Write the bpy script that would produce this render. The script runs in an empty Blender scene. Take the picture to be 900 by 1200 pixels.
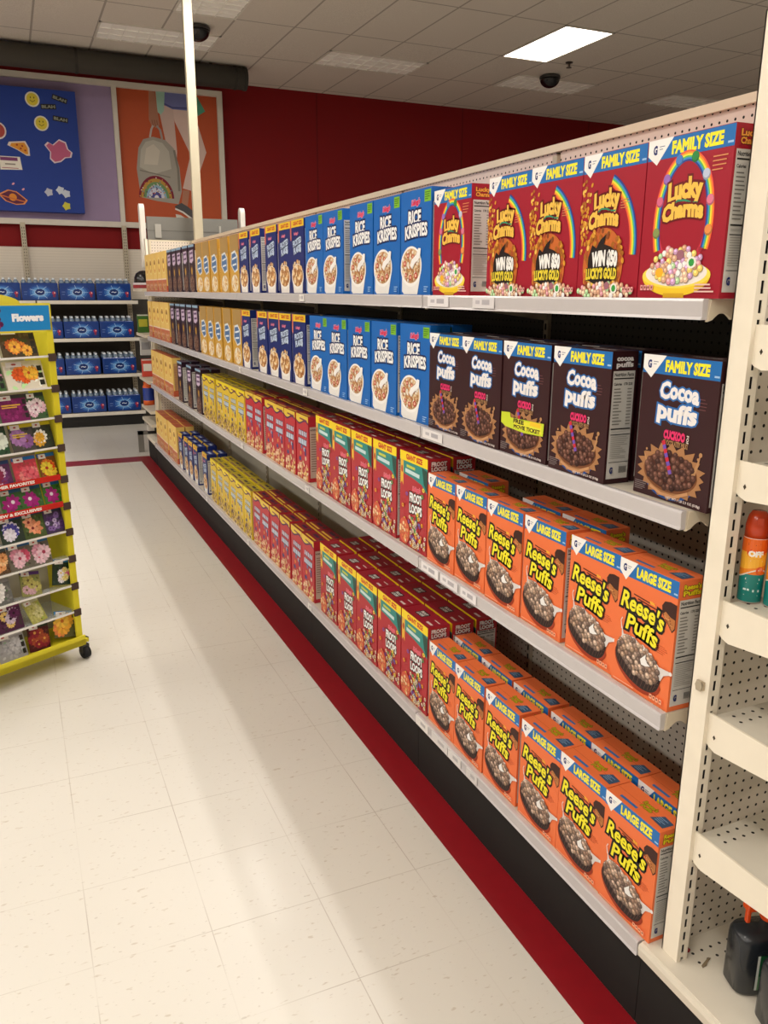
import bpy, math, random
from mathutils import Vector, Matrix
R0 = random.Random(7)
S = bpy.context.scene
C = S.collection
pi = math.pi
# ------------------------------------------------------------------ camera
cam = bpy.data.cameras.new('camera'); cam_o = bpy.data.objects.new('camera', cam); C.objects.link(cam_o)
RX = ((0.91373551, -0.10188492, 0.39332796), (-0.40628634, -0.23945156, 0.88181311), (0.00433954, -0.96554773, -0.26018985))
m = Matrix(((RX[0][0], -RX[0][1], -RX[0][2], 0.0), (RX[1][0], -RX[1][1], -RX[1][2], 0.0), (RX[2][0], -RX[2][1], -RX[2][2], 1.78), (0, 0, 0, 1)))
cam_o.matrix_world = m
cam.sensor_fit = 'VERTICAL'; cam.sensor_height = 24.0; cam.lens = 24.0 * 959.33 / 1200.0
cam.clip_start = 0.05; cam.clip_end = 60
S.camera = cam_o
# ------------------------------------------------------------------ world, lights, exposure
w = bpy.data.worlds.new('world'); S.world = w; w.use_nodes = True
w.node_tree.nodes['Background'].inputs[0].default_value = (1, .93, .85, 1)
w.node_tree.nodes['Background'].inputs[1].default_value = 0.05
S.view_settings.view_transform = 'Standard'; S.view_settings.look = 'None'
S.view_settings.gamma = 1.0; S.view_settings.use_curve_mapping = False
S.view_settings.exposure = 0.14
CEIL = 4.53
WARM = (1.0, .965, .915)
def area(name, x, y, sx, sy, power):
    l = bpy.data.lights.new(name, 'AREA'); l.shape = 'RECTANGLE'; l.size = sx; l.size_y = sy; l.energy = power; l.color = WARM
    o = bpy.data.objects.new(name, l); C.objects.link(o); o.location = (x, y, CEIL - .035); return o
LIT = []
for yy in (-2.5, .1, 2.7, 5.3, 7.5):                     # twin tube troffers in the bay above the gondola
    LIT.append((2.155, yy, 0))
    for xx in (1.90, 2.19): area('troffer_tube_light', xx, yy, .04, 1.2, 12.5 if yy < 4 else (22 if yy < 7 else 30))
for xx, ys, p in ((-.94, (-2.5, .1, 2.7, 5.3, 7.9), 22), (-4.84, (-3.8, -1.2, 1.4, 4.0, 6.6, 9.2), 64), (6.055, (-1.2, 4.0), 24)):
    for yy in ys:
        LIT.append((xx, yy, 0)); area('troffer_light', xx, yy, .55, 1.2, p)
# ------------------------------------------------------------------ helpers
def lin(h):
    if isinstance(h, tuple): return h
    h = h.lstrip('#'); r = [int(h[i:i+2], 16)/255 for i in (0, 2, 4)]
    return tuple(c/12.92 if c <= .04045 else ((c+.055)/1.055)**2.4 for c in r)
MATS = {}
def nodes(name):
    mt = bpy.data.materials.new(name); mt.use_nodes = True; nt = mt.node_tree
    return mt, nt, nt.nodes['Principled BSDF'], nt.nodes.new, nt.links.new
def finish(name, rough, spec=.5, metal=0.0, coat=0.0, noise=.06, scale=30):
    mt, nt, p, N, L = nodes(name)
    a = N('ShaderNodeAttribute'); a.attribute_name = 'Col'
    tc = N('ShaderNodeTexCoord'); nz = N('ShaderNodeTexNoise'); nz.inputs['Scale'].default_value = scale
    L(tc.outputs['Object'], nz.inputs['Vector'])
    mr = N('ShaderNodeMapRange'); mr.inputs[3].default_value = 1-noise; mr.inputs[4].default_value = 1+noise
    L(nz.outputs['Fac'], mr.inputs[0])
    mx = N('ShaderNodeVectorMath'); mx.operation = 'MULTIPLY'
    L(a.outputs['Color'], mx.inputs[0]); L(mr.outputs[0], mx.inputs[1]); L(mx.outputs[0], p.inputs['Base Color'])
    p.inputs['Roughness'].default_value = rough; p.inputs['Specular IOR Level'].default_value = spec
    p.inputs['Metallic'].default_value = metal; p.inputs['Coat Weight'].default_value = coat; p.inputs['Coat Roughness'].default_value = .15
    MATS[name] = mt
finish('printed_card', .42, .35, noise=.03, scale=18)
finish('painted_metal', .45, .4, noise=.04, scale=14)
finish('matte_paint', .85, .2, noise=.05, scale=6)
finish('glossy_plastic', .22, .5, noise=.03)
finish('rubber', .7, .3)
finish('brushed_steel', .35, .5, metal=.7)
finish('printed_poster', .6, .3, noise=.04, scale=10)
def glass(name, col, alpha, rough=.08):
    mt, nt, p, N, L = nodes(name)
    p.inputs['Base Color'].default_value = (*lin(col), 1); p.inputs['Roughness'].default_value = rough
    p.inputs['Alpha'].default_value = alpha; p.inputs['Specular IOR Level'].default_value = .7
    MATS[name] = mt
glass('clear_plastic', '#dfe6ea', .28)
glass('bottle_plastic', '#7f93a8', .75, .12)
class MB:
    def __init__(s, mat='painted_metal', col='#ffffff'):
        s.v = []; s.f = []; s.c = []; s.mi = []; s.mats = [mat]; s.col = lin(col); s.k = 0; s.sm = []; s.smooth = False
    def use(s, col=None, mat=None):
        if col is not None: s.col = lin(col)
        if mat is not None:
            if mat not in s.mats: s.mats.append(mat)
            s.k = s.mats.index(mat)
        return s
    def face(s, idx): s.f.append(tuple(idx)); s.c.append(s.col); s.mi.append(s.k); s.sm.append(s.smooth)
    def poly(s, pts):
        b = len(s.v); s.v += [tuple(p) for p in pts]; s.face(range(b, b+len(pts)))
    def box(s, x0, x1, y0, y1, z0, z1):
        b = len(s.v)
        s.v += [(x, y, z) for z in (z0, z1) for y in (y0, y1) for x in (x0, x1)]
        for q in ((0, 2, 3, 1), (4, 5, 7, 6), (0, 1, 5, 4), (2, 6, 7, 3), (0, 4, 6, 2), (1, 3, 7, 5)): s.face([b+i for i in q])
        return s
    def prism(s, pts, axis, a0, a1):
        # pts in the plane of the two other axes, extruded along axis
        b = len(s.v); n = len(pts)
        for a in (a0, a1):
            for p, q in pts:
                s.v.append({'x': (a, p, q), 'y': (p, a, q), 'z': (p, q, a)}[axis])
        s.face([b+i for i in range(n)][::-1]); s.face([b+n+i for i in range(n)])
        for i in range(n):
            j = (i+1) % n; s.face((b+i, b+j, b+n+j, b+n+i))
        return s
    def ring(s, c, r, n, z, rx=None):
        b = len(s.v)
        for i in range(n):
            a = 2*pi*i/n; s.v.append((c[0]+r*math.cos(a), c[1]+(rx or r)*math.sin(a), z))
        return b
    def lathe(s, prof, c=(0, 0), n=16, cap=True, cols=None, oval=1.0):
        rs = [s.ring(c, max(r, 1e-4), n, z, max(r, 1e-4)*oval) for r, z in prof]
        for k in range(len(rs)-1):
            if cols and cols[k]: s.col = lin(cols[k])
            for i in range(n):
                j = (i+1) % n; s.face((rs[k]+i, rs[k]+j, rs[k+1]+j, rs[k+1]+i))
        if cap:
            s.face([rs[0]+i for i in range(n)][::-1]); s.face([rs[-1]+i for i in range(n)])
        return s
    def tube(s, p0, p1, r, n=10):
        p0, p1 = Vector(p0), Vector(p1); d = (p1-p0).normalized()
        u = d.orthogonal().normalized(); v = d.cross(u); b = len(s.v)
        for p in (p0, p1):
            for i in range(n):
                a = 2*pi*i/n; s.v.append(tuple(p+u*r*math.cos(a)+v*r*math.sin(a)))
        for i in range(n):
            j = (i+1) % n; s.face((b+i, b+j, b+n+j, b+n+i))
        s.face([b+i for i in range(n)][::-1]); s.face([b+n+i for i in range(n)])
        return s
    def mesh(s, name):
        me = bpy.data.meshes.new(name); me.from_pydata(s.v, [], s.f)
        for q in s.mats: me.materials.append(MATS[q])
        me.polygons.foreach_set('material_index', s.mi); me.polygons.foreach_set('use_smooth', s.sm)
        at = me.color_attributes.new('Col', 'FLOAT_COLOR', 'CORNER'); d = []
        for f, c in zip(s.f, s.c): d += [c[0], c[1], c[2], 1.0]*len(f)
        at.data.foreach_set('color', d); me.update()
        return me
    def build(s, name, parent=None, loc=None, bevel=0):
        o = bpy.data.objects.new(name, s.mesh(name)); C.objects.link(o)
        if parent: o.parent = parent
        if loc: o.location = loc
        if bevel:
            b = o.modifiers.new('bevel', 'BEVEL'); b.width = bevel; b.segments = 2; b.limit_method = 'ANGLE'
        return o
def tag(o, label=None, cat=None, group=None, kind=None):
    if label: o['label'] = label
    if cat: o['category'] = cat
    if group: o['group'] = group
    if kind: o['kind'] = kind
    return o
def empty(name, loc, rz=0, **k):
    o = bpy.data.objects.new(name, None); C.objects.link(o); o.location = loc; o.rotation_euler = (0, 0, rz); o.empty_display_size = .1
    return tag(o, **k)
def inst(src, loc, rz=0, **k):
    o = src.copy(); C.objects.link(o); o.location = loc; o.rotation_euler = (0, 0, rz)
    for ch in src.children:
        c = ch.copy(); C.objects.link(c); c.parent = o
        for g in ch.children:
            d = g.copy(); C.objects.link(d); d.parent = c
    return tag(o, **k)
ORD = ['nearest', 'second', 'third', 'fourth', 'fifth', 'sixth', 'seventh', 'eighth', 'ninth', 'tenth']
# ---- lettering: built-in font turned into flat polygons
_T = {}
def glyphs(txt, bold):
    k = (txt, round(bold, 3))
    if k in _T: return _T[k]
    cu = bpy.data.curves.new('t', 'FONT'); cu.body = txt; cu.size = 1; cu.resolution_u = 2; cu.align_x = 'CENTER'
    if bold > 0: cu.bevel_depth = bold; cu.bevel_resolution = 0
    o = bpy.data.objects.new('t', cu); C.objects.link(o)
    me = bpy.data.meshes.new_from_object(o.evaluated_get(bpy.context.evaluated_depsgraph_get()))
    bpy.data.objects.remove(o); bpy.data.curves.remove(cu)
    vs = [(v.co.x, v.co.y) for v in me.vertices]
    fs = [tuple(p.vertices) for p in me.polygons if p.normal.z > .05 or bold == 0]
    bpy.data.meshes.remove(me)
    _T[k] = (vs, fs); return _T[k]
class Art(MB):
    """Flat printing on a surface given by mapping (u, v, height) -> xyz."""
    def setface(s, fn): s.fn = fn; s.h = .0002; return s
    def pl(s, pts, col, dh=.00004):
        s.h += dh; s.col = lin(col); b = len(s.v)
        s.v += [s.fn(p[0], p[1], s.h) for p in pts]; s.face(range(b, b+len(pts)))
    def rect(s, u0, v0, u1, v1, col): s.pl([(u0, v0), (u1, v0), (u1, v1), (u0, v1)], col)
    def disc(s, u, v, ru, rv, col, n=12, rot=0, dh=.00001):
        c, q = math.cos(rot), math.sin(rot)
        s.pl([(u+ru*math.cos(2*pi*i/n)*c-rv*math.sin(2*pi*i/n)*q, v+ru*math.cos(2*pi*i/n)*q+rv*math.sin(2*pi*i/n)*c) for i in range(n)], col, dh)
    def strip(s, path, wd, col):
        s.h += .00003; s.col = lin(col); b = len(s.v); n = len(path)
        for i, (u, v) in enumerate(path):
            a = path[max(i-1, 0)]; c = path[min(i+1, n-1)]; dx, dy = c[0]-a[0], c[1]-a[1]; l = math.hypot(dx, dy) or 1
            ww = wd[i] if isinstance(wd, list) else wd
            s.v.append(s.fn(u-dy/l*ww/2, v+dx/l*ww/2, s.h)); s.v.append(s.fn(u+dy/l*ww/2, v-dx/l*ww/2, s.h))
        for i in range(n-1): s.face((b+2*i, b+2*i+1, b+2*i+3, b+2*i+2))
    def text(s, t, u, v, wd, h, col, bold=.03, outs=(), rot=0, shear=0, arch=0, dh=.00005):
        vs0, _ = glyphs(t, 0); xs = [p[0] for p in vs0]; W0 = max(xs)-min(xs); xc = (max(xs)+min(xs))/2
        sx = wd/W0; sy = h/.70; c, q = math.cos(rot), math.sin(rot)
        for bd, cl in list(outs)[::-1]+[(bold, col)]:
            vs, fs = glyphs(t, bd); s.h += dh; s.col = lin(cl); b = len(s.v)
            for x, y in vs:
                X = (x-xc)*sx; Y = (y-.35)*sy
                X += Y*shear; Y += arch*(1-(2*X/wd)**2)
                s.v.append(s.fn(u+X*c-Y*q, v+X*q+Y*c, s.h))
            for f in fs: s.face([b+i for i in f])
    def lines(s, u0, v0, u1, v1, n, col, r, frac=.35):
        d = (v1-v0)/n
        for i in range(n):
            L = u0+(u1-u0)*r.uniform(.55, 1.0); s.rect(u0, v0+d*i+d*.3, L, v0+d*i+d*(.3+frac), col)
    def balls(s, cu, cv, ru, rv, rad, cols, r, rot=0, n=60, hi=True):
        pts = []; t = 0
        while len(pts) < n and t < 4000:
            t += 1; a = r.uniform(0, 2*pi); q = math.sqrt(r.random()); x, y = q*math.cos(a)*ru, q*math.sin(a)*rv
            if all((x-p[0])**2+(y-p[1])**2 > (rad*1.25)**2 for p in pts): pts.append((x, y))
        pts.sort(key=lambda p: -p[1]); c, q = math.cos(rot), math.sin(rot)
        for x, y in pts:
            X, Y = cu+x*c-y*q, cv+x*q+y*c; k = r.choice(cols); R = rad*r.uniform(.85, 1.12); l = lin(k)
            s.disc(X, Y, R, R*.95, tuple(x_*.45 for x_ in l), 9); s.disc(X-R*.08, Y+R*.1, R*.85, R*.82, k, 9)
            if hi: s.disc(X-R*.25, Y+R*.3, R*.4, R*.35, tuple(min(1, x_*1.7+.03) for x_ in l), 7)
def box_art(Wd, H, D, body, side=None, top=None):
    a = Art('printed_card'); a.col = lin(body)
    a.box(-Wd/2, Wd/2, 0, D, 0, H)
    return a
def F(a, Wd): return a.setface(lambda u, v, h: (u-Wd/2, -h, v))
def SD(a, Wd): return a.setface(lambda u, v, h: (Wd/2+h, u, v))
def TP(a, Wd, H): return a.setface(lambda u, v, h: (u-Wd/2, v, H+h))
def gm_band(a, Wd, H, txt, tw):
    F(a, Wd); bh = .040
    a.rect(0, H-bh, Wd, H-.001, '#1d6cb4')
    a.pl([(0, H), (.31*Wd, H), (.12*Wd, H-.050), (0, H-.030)], '#f2f0ee')
    a.text('G', .09*Wd, H-.020, .010, .016, '#1b2b6b', .06); a.lines(.14*Wd, H-.022, .21*Wd, H-.012, 2, '#8a8fa0', random.Random(1))
    a.text(txt, .59*Wd, H-.021, tw, .0225, '#f6ea2c', .055)
    a.rect(.93*Wd, H-.034, .99*Wd, H-.030, '#9fc4e8')
def facts(a, Wd, H, D, cap_col, logo=None, logo_col='#e8c020'):
    SD(a, Wd); r = random.Random(3)
    a.rect(.006, .012, D-.006, H-.045, '#cfcdc8')
    if logo:
        ls = logo.split('|')
        for i, t in enumerate(ls): a.text(t, D/2, H-.016-.014*i, D*.62, .011, logo_col, .05, [(.10, '#2a1a10')])
    a.text('Nutrition Facts', D/2, H-.053, D*.74, .008, '#202020', .03)
    a.rect(.009, H-.064, D-.009, H-.061, '#202020')
    a.text('Calories', D*.28, H-.075, D*.3, .006, '#202020', .03); a.text('170 220', D*.68, H-.075, D*.32, .006, '#202020', .03)
    for k in range(12):
        y = H-.088-k*.0075; a.rect(.011, y, .011+(D-.03)*r.uniform(.35, .6), y+.0025, '#77746f'); a.rect(D-.025, y, D-.012, y+.0025, '#88857f')
    a.rect(.009, H-.182, D-.009, H-.179, '#202020')
    a.lines(.011, .125, D-.011, H-.186, 7, '#8f8c86', r); a.rect(.009, .118, D-.009, .120, '#303030')
    a.lines(.011, .060, D-.011, .116, 12, '#a3a09a', r); a.rect(.009, .052, D-.009, .0535, '#404040')
    a.text('G', .018, .033, .008, .014, '#1b2b6b', .06)
    for k in range(9): a.rect(D-.034+k*.0025, .026, D-.0328+k*.0025, .042, '#303030')
def dots(a, u, v, n, col):
    for i in range(n): a.rect(u+i*.0105, v, u+i*.0105+.008, v+.011, col); a.rect(u+i*.0105+.002, v+.004, u+i*.0105+.006, v+.008, '#7a3018')
BOX = {}
def orange():
    Wd, H, D = .192, .313, .078; r = random.Random(11); o = '#ea7440'
    a = box_art(Wd, H, D, o); gm_band(a, Wd, H, 'LARGE SIZE', .108)
    # cup at the upper right
    a.pl([(.150, .225), (.147, .243), (.155, .255), (.172, .259), (.192, .257), (.192, .200), (.184, .190), (.178, .196), (.170, .205), (.160, .214)], '#3a1810')
    a.pl([(.153, .226), (.160, .217), (.170, .208), (.178, .199), (.184, .194), (.190, .203), (.190, .222), (.176, .224), (.160, .232)], '#b5703a')
    for i in range(26):
        u = r.uniform(.158, .188); a.disc(u, .222-(u-.153)*.75+r.uniform(0, .014), .0022, .0022, r.choice(['#d99a5c', '#8a4a22', '#c07a40']), 6)
    a.strip([(.055, .238), (.110, .234)], .003, '#5a1c08'); a.strip([(.070, .231), (.135, .226)], .003, '#5a1c08'); a.text('REAL', .118, .236, .016, .006, '#ffc53a', .05, rot=-.06)
    K = [(.11, '#1c0d08')]
    a.text("Reese's", .088, .209, .140, .040, '#f2e62a', .030, [(.145, '#0c0604')], rot=-.13, shear=.05, arch=.004)
    a.text('Puffs', .092, .160, .102, .039, '#f2e62a', .030, [(.145, '#0c0604')], rot=-.13, shear=.05, arch=.003)
    a.lines(.140, .128, .178, .150, 5, '#a33510', r, .2)
    # fluted chocolate bowl and puffs
    cu, cv, rot = .088, .078, -.26; c, q = math.cos(rot), math.sin(rot)
    def X(x, y): return (cu+x*c-y*q, cv+x*q+y*c)
    a.pl([X(.082*math.cos(t)+.003, .052*math.sin(t)-.014 if math.sin(t) < 0 else .02*math.sin(t)-.014) for t in [2*pi*i/36 for i in range(36)]], '#9c3108')
    bowl = [X(-.078, .012)]+[X(.078*math.cos(pi+pi*i/24), -.052*math.sin(pi*i/24)**.75-.004) for i in range(25)]+[X(.078, .012)]
    a.pl(bowl, '#2a1613')
    for i in range(34):
        t = pi+pi*(i+.5)/34; e = -.050*math.sin(pi*(i+.5)/34)**.75-.004
        a.strip([X(.076*math.cos(t), -.004), X(.072*math.cos(t), e+.001)], .0013, '#5d4038' if i % 2 else '#150a09')
    sp = [X(-.07, .028), X(-.078, .052), X(-.066, .036), X(-.05, .044), X(-.03, .05), X(-.012, .046), X(0, .052), X(.02, .046), X(.03, .05), X(.048, .04), X(.062, .036), X(.092, .046), X(.098, .040), X(.082, .026), X(.078, .008), X(-.078, .006)]
    a.pl(sp, '#dcd6d4')
    a.disc(*X(.098, .044), .005, .005, '#e9e4e2', 9); a.strip([X(-.076, .045), X(-.086, .062), X(-.084, .072)], [.004, .002, .003], '#e2dcda')
    a.disc(*X(-.001, .004), .074, .036, '#6e5a50', 28, rot)
    a.balls(*X(-.001, .009), .072, .040, .0078, ['#a88a72', '#8a6c5a', '#bfa692', '#6f5a50', '#9a8272'], r, rot, 92)
    a.disc(*X(.018, .018), .011, .008, '#e9e6e4', 9, .3); a.pl([X(.006, .016), X(.018, .038), X(.022, .022), X(.040, .020), X(.026, .010), X(.014, .006)], '#f0eeec')
    dots(a, .138, .012, 4, '#f7b08c'); a.lines(.012, .007, .085, .013, 1, '#f5b090', r, .4)
    facts(a, Wd, H, D, o, "Reese's|Puffs", '#e6d21e')
    TP(a, Wd, H); a.rect(.035, .012, .095, .020, '#2a6aae'); a.rect(0, .038, Wd, .0388, '#b53c0c')
    a.text("Reese's", .105, .052, .045, .012, '#b2a01a', .05, [(.1, '#5a2a10')]); a.text('Puffs', .106, .037, .034, .011, '#b2a01a', .05, [(.1, '#5a2a10')])
    a.pl([(.135, .020), (.182, .016), (.184, .050), (.150, .054)], '#35506e'); a.lines(.145, .024, .175, .046, 4, '#8fb0d0', r, .3)
    return a, Wd, H, D
def cocoa(ticket=False):
    Wd, H, D = .226, .313, .075; r = random.Random(12); o = '#34151a'
    a = box_art(Wd, H, D, o); gm_band(a, Wd, H, 'FAMILY SIZE', .125)
    b = [(.11, '#2f7fd0')]
    a.text('Cocoa', .118, .238, .112, .034, '#eeeaea', .050, [(.125, '#2b6cb4')], arch=.004, rot=-.02)
    a.text('puffs', .116, .198, .112, .036, '#eeeaea', .050, [(.125, '#2b6cb4')], arch=-.004, rot=-.04)
    a.lines(.178, .208, .202, .236, 4, '#7a4d50', r, .2)
    a.text('CUCKOO', .115, .146, .062, .017, '#e0306a', .07, [(.13, '#5a1030')]); a.text('FOR', .155, .142, .020, .006, '#ddd0c8', .03, rot=-pi/2)
    a.text('CHOCOLATEY MILK!', .120, .129, .074, .0105, '#a07850', .05, [(.10, '#2a1208')])
    # blue bowl, splash of chocolate milk, puffs, straw
    cu, cv = .112, .048
    a.pl([(cu+.075*math.cos(t), cv-.002+.042*math.sin(t)) for t in [pi+pi*i/24 for i in range(25)]], '#1e4f96')
    n = 40; sp = []
    for i in range(n):
        t = 2*pi*i/n; k = 1.0 if i % 2 else 1.13+r.uniform(0, .22)*(1 if math.sin(t) > -.3 else .35); sp.append((cu+.088*math.cos(t)*k, cv+.016+.052*math.sin(t)*k))
    a.pl(sp, '#a9784f'); a.disc(cu, cv+.016, .082, .044, '#7b4a2c', 30); a.disc(cu, cv+.018, .078, .040, '#4b2418', 30)
    for x, y, R in ((.196, .118, .005), (.190, .108, .003), (.035, .105, .003)): a.disc(x, y, R, R, '#b98a5e', 9)
    a.strip([(.180, .070), (.190, .095), (.195, .115)], [.010, .006, .003], '#b98a5e'); a.strip([(.045, .070), (.034, .085), (.028, .098)], [.010, .005, .002], '#b98a5e')
    a.balls(cu, cv+.020, .073, .039, .0085, ['#4a2a22', '#3a1d18', '#5d382c', '#6d473a'], r, 0, 64)
    a.strip([(cu-.055+.0, cv-.022), (cu-.02, cv-.034), (cu+.02, cv-.034), (cu+.06, cv-.018)], .007, '#c89468')
    u0, v0, u1, v1 = .086, .132, .116, .062
    for i in range(8):
        k0, k1 = i/8, (i+1)/8; a.strip([(u0+(u1-u0)*k0, v0+(v1-v0)*k0), (u0+(u1-u0)*k1, v0+(v1-v0)*k1)], .010, '#7050b0' if i % 2 else '#c8283c')
    if ticket:
        a.pl([(.006, .085), (.006, .115), (.05, .118), (.055, .104), (.215, .108), (.212, .074), (.12, .070), (.03, .076)], '#c9d832')
        a.rect(.07, .078, .205, .102, '#e3de3a'); a.rect(.150, .094, .200, .106, '#f0c830'); a.text('FREE', .095, .0975, .05, .011, '#151515', .045); a.text('MOVIE TICKET', .135, .083, .125, .010, '#151515', .04)
    a.lines(.008, .010, .05, .032, 5, '#8f8484', r, .3); a.text('NET WT 1 LB 2.3 OZ (518g)', .16, .010, .10, .005, '#d8ccc8', .03)
    facts(a, Wd, H, D, o, 'cocoa|puffs', '#e8e4e4')
    TP(a, Wd, H); a.rect(.02, .02, .09, .035, '#2b5a8a'); a.rect(0, .037, Wd, .0378, '#1c0a0c'); a.text('cocoa puffs', .15, .04, .08, .014, '#c8c0c0', .05)
    return a, Wd, H, D
def rainbow(a, path, wds=.0034):
    n = len(path); cols = ['#f0603a', '#f6a030', '#f4e23c', '#5cc060', '#3a8ad0', '#24408c']
    for k, c in enumerate(cols):
        P = []
        for i, (u, v) in enumerate(path):
            p0 = path[max(i-1, 0)]; p1 = path[min(i+1, n-1)]; dx, dy = p1[0]-p0[0], p1[1]-p0[1]; l = math.hypot(dx, dy); o = (2.5-k)*wds
            P.append((u-dy/l*o, v+dx/l*o))
        a.strip(P, wds*1.1, c)
def lucky(win=False):
    Wd, H, D = .235, .317, .078; r = random.Random(13); o = '#a0142a'
    a = box_art(Wd, H, D, o); gm_band(a, Wd, H, 'FAMILY SIZE', .135)
    if not win:
        a.pl([(.118+.082*math.cos(t), .170+.115*math.sin(t)) for t in [2*pi*i/40 for i in range(40)]], '#c8344a'); a.disc(.118, .170, .070, .103, o, 36)
        rainbow(a, [(.118-.074*math.cos(t), .150+.125*math.sin(t)) for t in [-.45+(pi+.9)*i/40 for i in range(41)]])
        for t, c in ((-.15, '#8a9a58'), (.35, '#d8688c'), (.75, '#9a70c0'), (1.25, '#4a80c8'), (1.85, '#2c8a44'), (2.4, '#c0c8e0'), (2.85, '#e07a94'), (3.3, '#e8924a')):
            a.disc(.118-.074*math.cos(t), .150+.125*math.sin(t), .0105, .011, tuple(q*.6 for q in lin(c)), 10); a.disc(.117-.074*math.cos(t), .152+.125*math.sin(t), .009, .009, c, 10)
        g = [(.16, '#6a0c10')]; a.text('Lucky', .118, .209, .090, .036, '#f3c352', .066, g, arch=.006, rot=.05); a.strip([(.088, .186), (.10, .192), (.12, .191), (.14, .185), (.155, .184)], .004, '#2f8f6a')
        a.text('Charms', .116, .168, .110, .030, '#f3c352', .066, g, arch=.008, rot=.03)
        a.lines(.186, .236, .226, .268, 4, '#d88a5a', r, .3); a.lines(.17, .09, .20, .10, 3, '#70101c', r, .2)
        cu, cv = .112, .040
        a.pl([(cu+.098*math.cos(t), cv+.006+.042*math.sin(t)) for t in [pi+pi*i/24 for i in range(25)]], '#f2cc2e'); a.rect(cu-.03, .001, cu+.03, .01, '#d8a820')
        a.disc(cu, cv+.006, .098, .026, '#f7de55', 32); a.disc(cu, cv+.010, .088, .026, '#f0e8e0', 32)
        a.balls(cu, cv+.026, .072, .034, .0078, ['#d9a98c', '#cf9a7c', '#e6c2a6', '#e39aa6', '#b0d8a0', '#f0d070', '#cfa0c8', '#f4f0ee'], r, 0, 78)
        a.disc(cu+.045, cv+.030, .014, .012, '#f2eee4', 10); a.disc(cu+.045, cv+.030, .008, .008, '#38a048', 8); a.disc(cu+.012, cv+.046, .011, .010, '#a06878', 10)
        a.disc(cu-.045, cv+.012, .012, .010, '#f4b52a', 10)
        dots(a, .012, .016, 4, '#e8a0a0'); a.lines(.172, .010, .228, .03, 3, '#e8c0b8', r, .45)
    else:
        rainbow(a, [(.050+.160*math.cos(t), .105+.165*math.sin(t)) for t in [-.08+1.22*i/26 for i in range(27)]], .0042)
        for i in range(60): a.disc(r.uniform(0, .02)+max(0, .03-r.random()*.05), r.uniform(.10, .262), .0055, .004, r.choice(['#d9972e', '#a8641c', '#f0c458', '#c88428']), 8, r.uniform(0, 3))
        g = [(.16, '#6a0c10')]; a.text('Lucky', .100, .213, .092, .036, '#f3c352', .066, g, arch=.006, rot=.06); a.strip([(.070, .190), (.082, .196), (.102, .195), (.122, .189), (.137, .189)], .004, '#2f8f6a')
        a.text('Charms', .092, .170, .112, .032, '#f3c352', .066, g, arch=.008, rot=.04)
        a.lines(.155, .19, .19, .213, 4, '#d88a5a', r, .3)
        a.disc(.100, .070, .078, .084, '#c8682c', 30)
        for i in range(190): 
            t = r.uniform(0, 2*pi); q = math.sqrt(r.random()); a.disc(.100+.080*q*math.cos(t), .075+.082*q*math.sin(t), .007, .0055, r.choice(['#d9972e', '#a8641c', '#f0c458', '#c88428', '#b0542a', '#8a4a20']), 8, r.uniform(0, 3))
        a.pl([(.045, .09), (.058, .118), (.075, .110), (.090, .128), (.112, .140), (.104, .118), (.130, .112), (.158, .098), (.160, .045), (.130, .030), (.075, .030), (.045, .04)], '#1d1210')
        a.text('WIN $50', .110, .084, .096, .030, '#f4f2ee', .07, [(.12, '#1d1210')], arch=.004); a.text("LUCKY'S GOLD", .100, .052, .118, .022, '#e8d23a', .06, [(.12, '#1d1210')], arch=.002)
        a.balls(.118, .014, .105, .016, .0075, ['#d9a98c', '#cf9a7c', '#e6c2a6', '#e39aa6', '#b0d8a0', '#f4f0ee'], r, 0, 46)
        a.disc(.155, .020, .013, .012, '#f2eee4', 10); a.disc(.155, .020, .008, .008, '#38a048', 8); a.disc(.128, .026, .010, .009, '#a06878', 10)
        dots(a, .188, .012, 4, '#e8a0a0')
    facts(a, Wd, H, D, o, 'Lucky|Charms', '#f0a040')
    TP(a, Wd, H); a.rect(.02, .02, .09, .035, '#2b5a8a'); a.text('Lucky Charms', .15, .04, .1, .014, '#f0a040', .05)
    return a, Wd, H, D
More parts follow.
